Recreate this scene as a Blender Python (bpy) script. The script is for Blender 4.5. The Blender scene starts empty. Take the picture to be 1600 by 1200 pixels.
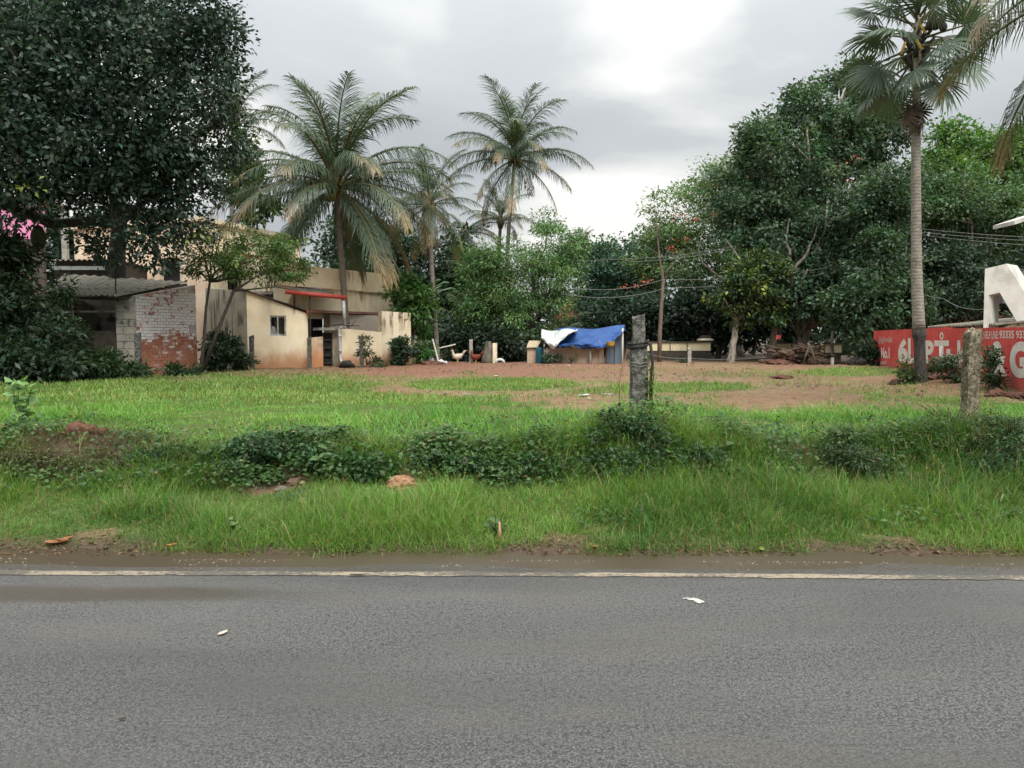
import bpy, bmesh, math, random
import numpy as np
from mathutils import Vector, Matrix

# ------------------------------------------------------------------ camera, sky, sun, exposure
sc = bpy.context.scene
COL = sc.collection
CAMZ = 1.55
FPX = 1200.0                                  # focal length in pixels of the 1600 px wide photograph
PITCH = math.atan(76 / FPX)
cam_d = bpy.data.cameras.new('camera')
cam_d.sensor_width = 36.0
cam_d.lens = 36.0 * FPX / 1600.0
cam_d.clip_start = 0.05
cam_d.clip_end = 3000
cam = bpy.data.objects.new('camera', cam_d)
COL.objects.link(cam)
cam.location = (0, 0, CAMZ)
cam.rotation_euler = (math.pi / 2 - PITCH, 0, 0)
sc.camera = cam

SUN_EL, SUN_AZ = math.radians(50), math.radians(158)      # azimuth from +Y towards +X
sun_dir = Vector((math.sin(SUN_AZ) * math.cos(SUN_EL), math.cos(SUN_AZ) * math.cos(SUN_EL), math.sin(SUN_EL)))
world = bpy.data.worlds.new('World')
sc.world = world
world.use_nodes = True
wn, wl = world.node_tree.nodes, world.node_tree.links
wn.clear()


def wnode(t, **kw):
    n = wn.new(t)
    for k, v in kw.items():
        setattr(n, k, v)
    return n


def wmath(op, a, b=None, c=None):
    n = wn.new('ShaderNodeMath')
    n.operation = op
    for i, v in enumerate((a, b, c)):
        if v is None:
            continue
        if isinstance(v, (int, float)):
            n.inputs[i].default_value = v
        else:
            wl.new(v, n.inputs[i])
    return n.outputs[0]


w_out = wnode('ShaderNodeOutputWorld')
w_bg = wnode('ShaderNodeBackground')
w_bg.inputs['Strength'].default_value = 0.1
w_sky = wnode('ShaderNodeTexSky', sky_type='NISHITA')
w_sky.sun_disc = False
w_sky.sun_elevation = SUN_EL
w_sky.sun_rotation = SUN_AZ
w_sky.dust_density = 3.0
w_tc = wnode('ShaderNodeTexCoord')
w_sep = wnode('ShaderNodeSeparateXYZ')
wl.new(w_tc.outputs['Generated'], w_sep.inputs[0])
zz = wmath('MAXIMUM', w_sep.outputs['Z'], 0.0)
den = wmath('ADD', zz, 0.22)
w_cmb = wnode('ShaderNodeCombineXYZ')
wl.new(wmath('DIVIDE', w_sep.outputs['X'], den), w_cmb.inputs[0])
wl.new(wmath('DIVIDE', w_sep.outputs['Y'], den), w_cmb.inputs[1])
n1 = wnode('ShaderNodeTexNoise')
n1.inputs['Scale'].default_value = 1.05
n1.inputs['Detail'].default_value = 6
n1.inputs['Roughness'].default_value = 0.45
n1.inputs['Distortion'].default_value = 0.35
w_map = wnode('ShaderNodeMapping')
w_map.inputs['Location'].default_value = (7.7, 0.4, 0.0)
wl.new(w_cmb.outputs[0], w_map.inputs[0])
wl.new(w_map.outputs[0], n1.inputs['Vector'])
w_ramp = wnode('ShaderNodeValToRGB')
w_ramp.color_ramp.elements[0].position = 0.34
w_ramp.color_ramp.elements[0].color = (0.50, 0.528, 0.545, 1)
w_ramp.color_ramp.elements[1].position = 0.66
w_ramp.color_ramp.elements[1].color = (1.10, 1.09, 1.03, 1)
e = w_ramp.color_ramp.elements.new(0.5)
e.color = (0.60, 0.628, 0.642, 1)
wl.new(n1.outputs['Fac'], w_ramp.inputs['Fac'])
# an overcast sky is two to three times brighter overhead than at the horizon
grad = wmath('ADD', wmath('MULTIPLY', wmath('POWER', zz, 2.2), 20.0), 5.1)
w_dot = wnode('ShaderNodeVectorMath', operation='DOT_PRODUCT')
wl.new(w_tc.outputs['Generated'], w_dot.inputs[0])
w_dot.inputs[1].default_value = sun_dir
glow = wmath('MULTIPLY', wmath('POWER', wmath('MAXIMUM', w_dot.outputs['Value'], 0.0), 14.0), 6.0)
lum = wmath('ADD', grad, glow)
w_scale = wnode('ShaderNodeVectorMath', operation='SCALE')
wl.new(w_ramp.outputs['Color'], w_scale.inputs[0])
wl.new(lum, w_scale.inputs['Scale'])
w_mix = wnode('ShaderNodeMix', data_type='RGBA')
w_mix.inputs['Factor'].default_value = 0.95
wl.new(w_sky.outputs['Color'], w_mix.inputs['A'])
wl.new(w_scale.outputs['Vector'], w_mix.inputs['B'])
wl.new(w_mix.outputs['Result'], w_bg.inputs['Color'])
wl.new(w_bg.outputs[0], w_out.inputs['Surface'])

sun_d = bpy.data.lights.new('sun', 'SUN')
sun_d.energy = 1.5
sun_d.angle = math.radians(28)
sun_d.color = (1.0, 0.95, 0.88)
sun = bpy.data.objects.new('sun', sun_d)
COL.objects.link(sun)
sun.location = sun_dir * 60
sun.rotation_euler = (-sun_dir).to_track_quat('-Z', 'Y').to_euler()

sc.view_settings.view_transform = 'Standard'
sc.view_settings.look = 'None'
sc.view_settings.exposure = 0.85
sc.view_settings.gamma = 1.0
sc.view_settings.use_curve_mapping = False
sc.render.engine = 'CYCLES'
sc.cycles.use_denoising = True
sc.cycles.max_bounces = 6
sc.cycles.diffuse_bounces = 3
sc.cycles.glossy_bounces = 2
sc.cycles.transmission_bounces = 3
sc.cycles.transparent_max_bounces = 6

# ------------------------------------------------------------------ pixels and ground
cp_, sp_ = math.cos(PITCH), math.sin(PITCH)
rng = np.random.default_rng(7)
rnd = random.Random(11)


def ray(px, py):
    u, v = (px - 800) / FPX, (600 - py) / FPX
    return Vector((u, cp_ + v * sp_, -sp_ + v * cp_))


def at(px, py, D):
    d = ray(px, py)
    t = D / d.y
    return Vector((d.x * t, D, CAMZ + d.z * t))


def vn(x, y, s=0.0):
    x = np.asarray(x, float) + s * 17.31
    y = np.asarray(y, float) - s * 9.77
    xi, yi = np.floor(x), np.floor(y)
    fx, fy = x - xi, y - yi
    fx, fy = fx * fx * (3 - 2 * fx), fy * fy * (3 - 2 * fy)

    def h(a, b):
        v = np.sin(a * 127.1 + b * 311.7) * 43758.5453
        return v - np.floor(v)
    return (h(xi, yi) * (1 - fx) + h(xi + 1, yi) * fx) * (1 - fy) + (h(xi, yi + 1) * (1 - fx) + h(xi + 1, yi + 1) * fx) * fy


def fbm(x, y, s=0.0):
    return 0.55 * vn(x, y, s) + 0.3 * vn(x * 2.1, y * 2.1, s + 1) + 0.15 * vn(x * 4.3, y * 4.3, s + 2)


def sm(a, b, t):
    t = np.clip((np.asarray(t, float) - a) / (b - a), 0, 1)
    return t * t * (3 - 2 * t)


MOUNDS = [(1.28, 7.6, 0.24, 0.5), (4.62, 7.65, 0.17, 0.6), (3.0, 7.3, 0.08, 0.35), (-4.6, 7.6, 0.07, 0.6)]


def gz(x, y):
    x = np.asarray(x, float)
    y = np.asarray(y, float)
    yy = y + 0.015 * x
    edge = sm(5.1, 5.4, yy) * sm(8.6, 7.6, yy)
    yy = yy + edge * ((vn(x * 1.7, 0 * x, 3) - 0.5) * 0.20 + (vn(x * 0.6, 0 * x, 6) - 0.5) * 0.16 + (vn(x * 0.55, 0 * x, 5) - 0.5) * 0.35 * sm(6.2, 7.2, yy) + (vn(x * 5, y * 5, 4) - 0.5) * 0.05)
    z = np.interp(yy, [-1e4, 5.18, 5.36, 5.56, 5.9, 6.6, 7.05, 7.36, 7.6, 8.6, 12, 20, 28, 40, 1e4],
                  [-.07, -.07, -.04, 0.01, .055, .15, .20, .45, .50, .49, .46, .45, .49, .5, .5])
    z = z + sm(5.7, 6.6, yy) * ((fbm(x * 1.3, y * 1.3, 7) - 0.5) * 0.11 + (vn(x * 5, y * 5, 8) - 0.5) * 0.03) * (1 - 0.5 * sm(12, 25, y))
    for mx, my, mh, ms in MOUNDS:
        z = z + mh * np.exp(-((x - mx) ** 2 + (y - my) ** 2) / (2 * ms * ms))
    # heaped red soil along the foot of the red wall
    z = z + 0.16 * sm(2.4, 0.2, np.abs(x - (9.9 + (y - 16) * 0.17))) * sm(13, 15, y) * sm(27, 24, y) * (0.4 + 1.2 * fbm(x * 1.1, y * 1.1, 12))
    return z


def gpos(px, D):
    z = 0.45
    for _ in range(4):
        py = 600 - FPX * math.tan(math.atan2(z - CAMZ, D) + PITCH)
        p = at(px, py, D)
        z = float(gz(p.x, p.y))
    return Vector((p.x, D, z))


def to_px(x, y, z):
    dz = z - CAMZ
    f = y * cp_ - dz * sp_
    v = y * sp_ + dz * cp_
    return 800 + FPX * x / f, 600 - FPX * v / f


def grass_mask(x, y):
    """0..1 how far the ground is grown over (field laid out from the photograph)"""
    z = gz(x, y)
    px, py = to_px(x, y, z)
    nb = np.interp(px, [-300, 0, 300, 470, 560, 700, 900, 1000, 1200, 1330, 1450, 1600, 1900],
                   [592, 592, 588, 586, 606, 622, 630, 642, 650, 640, 634, 630, 622])
    w = np.clip((nb - 560) * 0.35, 6, 22)
    n = (fbm(x * 0.9, y * 0.55, 20) - 0.5) * 2
    m = sm(-w, w, py - nb + n * w * 1.5)
    for ex, ey, ew, eh, a in ((775, 601, 135, 10, 1.0), (1060, 606, 120, 8, .75), (1330, 582, 90, 8, .6), (610, 598, 60, 6, .3),
                              (1470, 615, 170, 16, .35), (930, 612, 60, 5, .5), (1180, 586, 90, 5, .35), (520, 590, 70, 5, .5)):
        r = ((px - ex) / ew) ** 2 + ((py - ey) / eh) ** 2
        m = np.maximum(m, a * sm(1.5, 0.5, r + n * 0.5))
    m = np.maximum(m, 0.34 * sm(0.5, 0.72, fbm(x * 0.7, y * 0.45, 31)) * sm(562, 590, py))
    yy = y + 0.015 * x
    # bare gutter, torn earth in the bank on the left, ant heap, rubble
    m = m * sm(5.40, 5.56, yy + (vn(x * 2.2, y * 2, 9) - 0.5) * 0.3 + 0.06 * sm(-1, 4, x) - 0.03)
    m = m * (1 - .75 * sm(.58, .68, fbm(x * 1.6, y * 1.6, 17)) * sm(6.3, 5.8, yy))
    band = sm(6.8, 7.0, yy) * sm(7.55, 7.38, yy) * sm(.25, .5, fbm(x * 1.1, y * 1.4, 15)) * (1 - .45 * sm(1.8, 2.6, x))
    m = m * (1 - .25 * band)
    bank = sm(1.25, 0.55, ((x + 4.25) / 0.85) ** 2 + ((y - 7.35) / 0.42) ** 2 + (vn(x * 3, y * 3, 14) - .5) * .8)
    m = m * (1 - 0.95 * bank)
    for hx, hy, rx, ry in ((-0.98, 6.8, .2, .2), (-2.15, 6.95, .28, .25)):
        m = m * (1 - sm(1.4, 0.7, ((x - hx) / rx) ** 2 + ((y - hy) / ry) ** 2))
    return m


# ------------------------------------------------------------------ materials
def newmat(name):
    m = bpy.data.materials.new(name)
    m.use_nodes = True
    nt = m.node_tree
    nt.nodes.clear()
    out = nt.nodes.new('ShaderNodeOutputMaterial')
    bs = nt.nodes.new('ShaderNodeBsdfPrincipled')
    nt.links.new(bs.outputs[0], out.inputs[0])
    return m, nt, bs, out


class NB:
    """small node builder"""
    def __init__(s, nt):
        s.nt, s.n, s.l = nt, nt.nodes, nt.links

    def put(s, sock, v):
        if isinstance(v, bpy.types.NodeSocket):
            s.l.new(v, sock)
        elif isinstance(v, (tuple, list)) and len(v) == 3 and sock.type == 'RGBA':
            sock.default_value = (*v, 1)
        else:
            sock.default_value = v

    def pos(s, scale=(1, 1, 1), obj=False):
        if obj:
            o = s.n.new('ShaderNodeTexCoord').outputs['Object']
        else:
            o = s.n.new('ShaderNodeNewGeometry').outputs['Position']
        m = s.n.new('ShaderNodeMapping')
        m.inputs['Scale'].default_value = scale
        s.l.new(o, m.inputs[0])
        return m.outputs[0]

    def noise(s, vec, scale, detail=4, rough=0.55, dist=0.0):
        t = s.n.new('ShaderNodeTexNoise')
        t.inputs['Scale'].default_value = scale
        t.inputs['Detail'].default_value = detail
        t.inputs['Roughness'].default_value = rough
        t.inputs['Distortion'].default_value = dist
        s.l.new(vec, t.inputs['Vector'])
        return t.outputs['Fac']

    def rng(s, v, a, b, c=0.0, d=1.0, smooth=True):
        t = s.n.new('ShaderNodeMapRange')
        t.interpolation_type = 'SMOOTHSTEP' if smooth else 'LINEAR'
        t.clamp = True
        s.put(t.inputs['Value'], v)
        for k, x in zip(('From Min', 'From Max', 'To Min', 'To Max'), (a, b, c, d)):
            s.put(t.inputs[k], x)
        return t.outputs[0]

    def math(s, op, a, b=0.0):
        t = s.n.new('ShaderNodeMath')
        t.operation = op
        s.put(t.inputs[0], a)
        s.put(t.inputs[1], b)
        return t.outputs[0]

    def mix(s, f, a, b, mode='MIX'):
        t = s.n.new('ShaderNodeMix')
        t.data_type = 'RGBA'
        t.blend_type = mode
        s.put(t.inputs['Factor'], f)
        s.put(t.inputs['A'], a)
        s.put(t.inputs['B'], b)
        return t.outputs['Result']

    def sep(s, v):
        t = s.n.new('ShaderNodeSeparateXYZ')
        s.l.new(v, t.inputs[0])
        return t.outputs

    def bump(s, h, strength, dist=0.02):
        t = s.n.new('ShaderNodeBump')
        t.inputs['Strength'].default_value = strength
        t.inputs['Distance'].default_value = dist
        s.l.new(h, t.inputs['Height'])
        return t.outputs[0]

    def attr(s, name):
        t = s.n.new('ShaderNodeAttribute')
        t.attribute_name = name
        return t


def noisy(name, c1, c2, scale=6.0, rough=0.85, bump=0.3, stretch=(1, 1, 1), spec=0.3, dist=0.02, obj=False, c3=None, s3=1.2, metal=0.0):
    m, nt, bs, out = newmat(name)
    b = NB(nt)
    p = b.pos(stretch, obj)
    f = b.noise(p, scale, 6, 0.65)
    col = b.mix(b.rng(f, 0.3, 0.7), c1, c2)
    if c3:
        col = b.mix(b.rng(b.noise(p, s3, 4, 0.6), 0.48, 0.66), col, c3)
    b.put(bs.inputs['Base Color'], col)
    bs.inputs['Roughness'].default_value = rough
    bs.inputs['Specular IOR Level'].default_value = spec
    bs.inputs['Metallic'].default_value = metal
    if bump:
        b.put(bs.inputs['Normal'], b.bump(b.noise(p, scale * 3, 5, 0.7), bump, dist))
    return m


def leafmat(name, rough=0.55, spec=0.3, trans=0.28, tint=(1.25, 1.35, 0.6)):
    m, nt, bs, out = newmat(name)
    b = NB(nt)
    a = b.attr('col')
    b.put(bs.inputs['Base Color'], a.outputs['Color'])
    bs.inputs['Roughness'].default_value = rough
    bs.inputs['Specular IOR Level'].default_value = spec
    tr = nt.nodes.new('ShaderNodeBsdfTranslucent')
    b.put(tr.inputs['Color'], b.mix(1.0, a.outputs['Color'], tint, 'MULTIPLY'))
    ms = nt.nodes.new('ShaderNodeMixShader')
    ms.inputs[0].default_value = trans
    nt.links.new(bs.outputs[0], ms.inputs[1])
    nt.links.new(tr.outputs[0], ms.inputs[2])
    nt.links.new(ms.outputs[0], out.inputs[0])
    return m


def plastered(name, base, light, splash=(0.44, 0.19, 0.075), splash_top=1.2, mould=0.35, mould_top=None, rough=0.9):
    """lime-washed plaster: soil splashed on the foot, black mould streaks from the top"""
    m, nt, bs, out = newmat(name)
    b = NB(nt)
    p = b.pos()
    z = b.sep(p)[2]
    col = b.mix(b.rng(b.noise(p, 1.7, 5, 0.6), 0.35, 0.65), base, light)
    streak = b.noise(b.pos((5.5, 5.5, 0.7)), 1.0, 6, 0.7)
    blotch = b.noise(p, 0.9, 4, 0.6)
    sf = b.rng(streak, 0.43, 0.58)
    sf = b.math('MULTIPLY', sf, b.rng(blotch, 0.40, 0.56))
    if mould_top is not None:
        sf = b.math('MULTIPLY', sf, b.rng(z, mould_top[0], mould_top[1]))
    sf = b.math('MULTIPLY', sf, mould)
    col = b.mix(sf, col, (0.035, 0.033, 0.028))
    hz = b.math('ADD', z, b.math('MULTIPLY', b.math('SUBTRACT', b.noise(b.pos((1, 1, 0.6)), 2.2, 6, 0.7), 0.5), 0.9))
    col = b.mix(b.math('MULTIPLY', b.rng(hz, splash_top, splash_top - 0.65), 0.85), col, splash)
    col = b.mix(b.rng(b.noise(p, 23, 4, 0.7), 0.62, 0.75, 0, 0.2), col, (0.10, 0.085, 0.06))
    b.put(bs.inputs['Base Color'], col)
    bs.inputs['Roughness'].default_value = rough
    bs.inputs['Specular IOR Level'].default_value = 0.2
    b.put(bs.inputs['Normal'], b.bump(b.noise(p, 14, 6, 0.7), 0.35, 0.02))
    return m


LEAF = leafmat('leaf_matte', 0.48, 0.4, 0.28)
LEAFG = leafmat('leaf_glossy', 0.44, 0.38, 0.14, (1.1, 1.3, 0.7))
GRASS = leafmat('grass_blade', 0.55, 0.3, 0.35, (1.15, 1.25, 0.55))
PALM = leafmat('palm_leaflet', 0.42, 0.4, 0.18, (1.15, 1.25, 0.6))
BARK = noisy('bark_grey_brown', (.10, .085, .068), (.20, .175, .145), 5, .95, .8, (3, 3, .7), c3=(.045, .05, .035), s3=2.5)
BARKP = noisy('bark_pale', (.22, .195, .165), (.38, .35, .30), 5, .95, .7, (2, 2, .8), c3=(.11, .09, .07), s3=3)
BARKD = noisy('bark_dark', (.035, .03, .026), (.08, .07, .058), 6, .95, .8, (3, 3, .8))


def palm_trunk_mat(name, a, c, lo):
    m, nt, bs, out = newmat(name)
    b = NB(nt)
    p = b.pos()
    w = nt.nodes.new('ShaderNodeTexWave')
    w.bands_direction = 'Z'
    w.inputs['Scale'].default_value = 4.5
    w.inputs['Distortion'].default_value = 4.0
    w.inputs['Detail'].default_value = 3
    w.inputs['Detail Scale'].default_value = 3
    nt.links.new(p, w.inputs['Vector'])
    f = b.noise(p, 7, 6, .7)
    col = b.mix(b.rng(f, .3, .7), a, c)
    col = b.mix(b.rng(w.outputs['Fac'], .8, 1, 0, .3), col, lo)
    col = b.mix(b.rng(b.noise(p, 2.2, 5, .7), .55, .7, 0, .7), col, lo)
    b.put(bs.inputs['Base Color'], col)
    bs.inputs['Roughness'].default_value = .95
    bs.inputs['Specular IOR Level'].default_value = .15
    b.put(bs.inputs['Normal'], b.bump(b.math('ADD', b.math('MULTIPLY', w.outputs['Fac'], .35), f), .6, .025))
    return m


PTRUNK = palm_trunk_mat('palm_trunk_grey', (.20, .18, .15), (.33, .30, .26), (.095, .085, .07))
CTRUNK = palm_trunk_mat('coconut_trunk', (.115, .10, .082), (.20, .175, .145), (.06, .052, .042))
FIBRE = noisy('palm_fibre', (.10, .065, .035), (.22, .15, .085), 9, .95, .6, (4, 4, 1))
CONC = noisy('weathered_concrete', (.26, .25, .225), (.40, .385, .35), 7, .92, .5, c3=(.10, .10, .085), s3=3.0)


def lichen_mat(name, light, dark, green):
    m, nt, bs, out = newmat(name)
    b = NB(nt)
    p = b.pos()
    col = b.mix(b.rng(b.noise(p, 22, 6, .75), .4, .6), light, dark)
    col = b.mix(b.rng(b.noise(p, 9, 5, .7), .5, .64), col, dark)
    col = b.mix(b.rng(b.noise(b.pos((1, 1, .6)), 6, 5, .7), .54, .68, 0, .75), col, green)
    col = b.mix(b.rng(b.noise(p, 48, 3, .6), .6, .7), col, (.38, .37, .33))
    b.put(bs.inputs['Base Color'], col)
    bs.inputs['Roughness'].default_value = .95
    bs.inputs['Specular IOR Level'].default_value = .15
    b.put(bs.inputs['Normal'], b.bump(b.noise(p, 40, 6, .75), .9, .02))
    return m


POSTM = lichen_mat('mossy_post_concrete', (.21, .205, .19), (.055, .055, .048), (.075, .10, .04))
POSTM2 = lichen_mat('lichen_post_concrete', (.36, .31, .22), (.10, .085, .06), (.10, .105, .05))
RUST = noisy('dark_rubber', (.012, .012, .012), (.03, .028, .026), 20, .7, .3)
WIREM = noisy('wire_metal', (.16, .16, .16), (.26, .26, .25), 20, .5, 0)
WHITEP = noisy('white_plastic', (.46, .46, .43), (.58, .58, .55), 8, .5, .05)
PVC = noisy('grey_pvc', (.36, .38, .38), (.50, .52, .52), 6, .55, .05, c3=(.2, .2, .18), s3=4)
REDP = noisy('faded_red_paint', (.30, .045, .035), (.40, .075, .06), 6, .6, .1)
DARKW = noisy('dark_wood', (.03, .023, .018), (.07, .052, .038), 8, .85, .4, (5, 5, 1))
DARKM = noisy('void_shade_and_black_fittings', (.012, .014, .014), (.03, .032, .03), 6, .9, .1)  # near-black: real on fittings, painted darkness where it backs openings
LATER = noisy('laterite', (.085, .038, .026), (.155, .070, .048), 9, .95, .9, c3=(.05, .026, .02), s3=5)
EARTH = noisy('crumbled_earth', (.30, .16, .085), (.42, .25, .145), 40, .98, .9, c3=(.18, .09, .05), s3=14)
ROOTM = noisy('dead_root_wood', (.075, .05, .035), (.17, .11, .075), 9, .95, .8, (2, 2, 2), c3=(.03, .02, .016), s3=5)
ASB = noisy('weathered_asbestos_sheet', (.135, .122, .092), (.22, .20, .16), 4, .95, .4, (1, 3, 1), c3=(.075, .07, .05), s3=1.6)
BLOCKM = noisy('grey_concrete_block', (.32, .30, .255), (.46, .43, .37), 6, .95, .5, c3=(.08, .075, .06), s3=3)
CREAM = plastered('cream_plaster', (.80, .68, .47), (.86, .77, .58), mould=.25, mould_top=(1.3, 3.6))
CREAM_UP = plastered('cream_plaster_upper', (.78, .66, .46), (.85, .76, .58), mould=.35, splash_top=-5)
CREAM_GREY = plastered('shade_grey_stained_plaster', (.40, .35, .26), (.50, .44, .34), mould=.7, splash_top=.9, splash=(.13, .09, .055))
CREAM_MOULD = plastered('mouldy_plaster', (.72, .60, .42), (.80, .71, .55), mould=.98, mould_top=(1.2, 2.3), splash_top=1.2)
PEACH = plastered('peach_plaster', (.80, .60, .44), (.84, .67, .51), mould=.15, splash_top=-5)
PINK = noisy('pink_wall_paint', (.66, .22, .40), (.74, .30, .48), 3, .8, .1)
YWALL = plastered('yellow_wall_paint', (.76, .65, .40), (.82, .72, .48), mould=.3, splash_top=-5)
BROWNW = noisy('dark_brown_plaster', (.055, .045, .036), (.10, .085, .066), 5, .95, .4)
TAN = noisy('mud_wall_plaster', (.48, .36, .26), (.58, .46, .35), 4, .95, .5, c3=(.30, .21, .15), s3=2)
WHITEC = noisy('off_white_cement', (.50, .49, .45), (.60, .59, .55), 3, .9, .2, c3=(.42, .41, .37), s3=2)
TEAL = noisy('teal_plastic', (.01, .10, .15), (.02, .15, .20), 6, .5, .1)
YELP = noisy('yellow_plastic', (.6, .38, .06), (.7, .46, .1), 6, .5, .1)
TARPB = noisy('blue_tarpaulin', (.016, .058, .20), (.026, .085, .265), 3, .55, .6, spec=.25, dist=.05)
TARPW = noisy('white_tarpaulin', (.40, .425, .42), (.50, .53, .515), 3, .5, .35, spec=.4, dist=.05)
TARPG = noisy('blue_grey_sheet', (.13, .18, .25), (.20, .26, .33), 2, .55, .3, (3, 3, .6))
FLOWER = noisy('flame_flower', (.36, .085, .045), (.46, .15, .075), 30, .7, 0)
TILER = noisy('red_roof_tile', (.36, .075, .06), (.46, .13, .10), 5, .75, .3)
FEATHW = noisy('cream_feathers', (.42, .36, .28), (.54, .48, .39), 20, .9, .3)
FEATHR = noisy('red_brown_feathers', (.12, .03, .018), (.19, .055, .03), 20, .9, .3)
DRYLEAF = noisy('dry_leaf', (.20, .085, .035), (.34, .16, .065), 30, .8, .3)
ORLEAF = noisy('orange_leaf', (.50, .19, .03), (.62, .28, .06), 30, .7, .2)
PAPER = noisy('pale_paper', (.40, .33, .25), (.50, .43, .34), 30, .8, .1)
DRYSTICK = noisy('dry_stick', (.30, .16, .08), (.42, .26, .14), 20, .85, .2)
STICKW = noisy('bleached_stick', (.52, .50, .44), (.66, .64, .58), 20, .8, .2)
JACK = noisy('jackfruit_skin', (.035, .045, .015), (.075, .085, .03), 60, .8, .8)
LETW, _nt, _bs, _o = newmat('white_wall_lettering')
_b = NB(_nt)
_p = _b.pos()
_b.put(_bs.inputs['Base Color'], _b.mix(_b.rng(_b.noise(_p, 9, 6, .7), .52, .68, 0, .6), (.66, .62, .55), (.40, .17, .13)))
_bs.inputs['Roughness'].default_value = .85


def ground_mat():
    m, nt, bs, out = newmat('field_soil_and_turf')
    b = NB(nt)
    p = b.pos()
    a = b.attr('mask')
    sx = b.sep(a.outputs['Vector'])
    fine = b.noise(p, 26, 5, .7)
    mid = b.noise(p, 3.1, 6, .65)
    straw = b.noise(b.pos((1.0, 3.2, 1)), 9, 6, .75)
    dirt = b.mix(b.rng(mid, .35, .68), (.165, .108, .064), (.26, .185, .11))
    dirt = b.mix(b.rng(straw, .46, .62, 0, .9), dirt, (.31, .245, .125))
    dirt = b.mix(b.rng(b.noise(b.pos((1, 2.5, 1)), 5.3, 5, .7), .52, .66, 0, .85), dirt, (.085, .055, .033))
    red = b.mix(b.rng(straw, .35, .7), (.20, .090, .062), (.29, .155, .11))
    red = b.mix(b.rng(b.noise(b.pos((1, 2.5, 1)), 4.3, 5, .7), .52, .66, 0, .75), red, (.10, .045, .032))
    soil = b.mix(sx[1], dirt, red)
    turf = b.mix(b.rng(b.noise(p, 14, 5, .7), .3, .7), (.055, .095, .022), (.12, .155, .04))
    turf = b.mix(b.rng(mid, .5, .75, 0, .5), turf, (.10, .075, .035))
    f = b.math('ADD', sx[0], b.math('MULTIPLY', b.math('SUBTRACT', fine, .5), .6))
    col = b.mix(b.rng(f, .25, .7), soil, turf)
    mud = b.mix(b.rng(fine, .35, .65), (.060, .040, .027), (.125, .085, .056))
    col = b.mix(sx[2], col, mud)  # third mask: gutter mud, plus shade coloured in on bank and far ground
    b.put(bs.inputs['Base Color'], col)
    b.put(bs.inputs['Roughness'], b.rng(sx[2], 0, 1, .95, .6))
    bs.inputs['Specular IOR Level'].default_value = .2
    b.put(bs.inputs['Normal'], b.bump(b.math('ADD', fine, b.math('MULTIPLY', straw, 1.2)), .8, .04))
    return m


def asphalt_mat():
    m, nt, bs, out = newmat('worn_damp_asphalt')
    b = NB(nt)
    p = b.pos()
    xyz = b.sep(p)
    grit = b.noise(p, 88, 3, .85)
    grit2 = b.noise(p, 36, 5, .85)
    mid = b.noise(b.pos((.5, 1.6, 1)), 1.3, 5, .6)
    col = b.mix(b.rng(grit, .40, .60), (.030, .030, .031), (.190, .187, .182))
    col = b.mix(b.rng(grit2, .40, .50, .85, 0), col, (.017, .017, .018))
    col = b.mix(b.rng(mid, .4, .65, 0, .4), col, (.125, .115, .10))
    track = b.noise(b.pos((.16, .8, 1)), 1.1, 5, .6)
    col = b.mix(b.rng(track, .36, .60, .42, 0), col, (.045, .046, .047))
    patch = b.noise(b.pos((.5, .9, 1)), .8, 5, .65, .6)
    col = b.mix(b.rng(patch, .52, .66, 0, .16), col, (.16, .157, .15))
    # silt and damp left by the gutter on the near side of the line
    e1 = b.math('POWER', b.math('DIVIDE', b.math('ADD', xyz[0], 3.0), 1.75), 2.0)
    e2 = b.math('POWER', b.math('DIVIDE', b.math('SUBTRACT', xyz[1], 4.52), .17), 2.0)
    r = b.math('ADD', b.math('ADD', e1, e2), b.math('MULTIPLY', b.math('SUBTRACT', b.noise(b.pos((.7, 2, 1)), 2.6, 5, .65), .5), 1.8))
    damp = b.rng(r, 1.5, .1)
    silt = b.rng(b.math('ADD', xyz[1], b.math('MULTIPLY', b.math('SUBTRACT', b.noise(b.pos((.6, 1.5, 1)), 2.5, 5, .65), .5), .5)), 4.75, 5.15)
    wet = b.math('MAXIMUM', damp, b.math('MULTIPLY', silt, .75))
    col = b.mix(b.math('MULTIPLY', wet, .8), col, (.060, .045, .030))
    b.put(bs.inputs['Base Color'], col)
    b.put(bs.inputs['Roughness'], b.math('SUBTRACT', b.rng(track, .35, .65, .48, .64), b.math('MULTIPLY', wet, .18)))
    bs.inputs['Specular IOR Level'].default_value = .5
    b.put(bs.inputs['Normal'], b.bump(b.math('ADD', grit, grit2), 1.0, .012))
    return m


def paint_mat():
    m, nt, bs, out = newmat('worn_cream_road_paint')
    b = NB(nt)
    p = b.pos()
    n = b.noise(b.pos((.8, 1.3, 1)), 26, 6, .8)
    big = b.noise(p, 1.1, 4, .6)
    f = b.rng(b.math('ADD', n, b.math('MULTIPLY', b.math('SUBTRACT', big, .5), .8)), .47, .53)
    col = b.mix(f, (.085, .075, .06), b.mix(b.noise(p, 9, 4, .6), (.23, .185, .13), (.31, .26, .19)))
    b.put(bs.inputs['Base Color'], col)
    bs.inputs['Roughness'].default_value = .75
    b.put(bs.inputs['Normal'], b.bump(b.math('ADD', n, b.noise(p, 95, 3, .7)), .7, .008))
    return m


def puddle_mat():
    m, nt, bs, out = newmat('muddy_water')
    b = NB(nt)
    p = b.pos()
    b.put(bs.inputs['Base Color'], b.mix(b.noise(b.pos((.6, 2, 1)), 2.5, 4, .6), (.050, .037, .026), (.072, .054, .038)))
    bs.inputs['Roughness'].default_value = .28
    bs.inputs['IOR'].default_value = 1.33
    b.put(bs.inputs['Normal'], b.bump(b.noise(p, 7, 3, .5), .05, .01))
    return m


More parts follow.
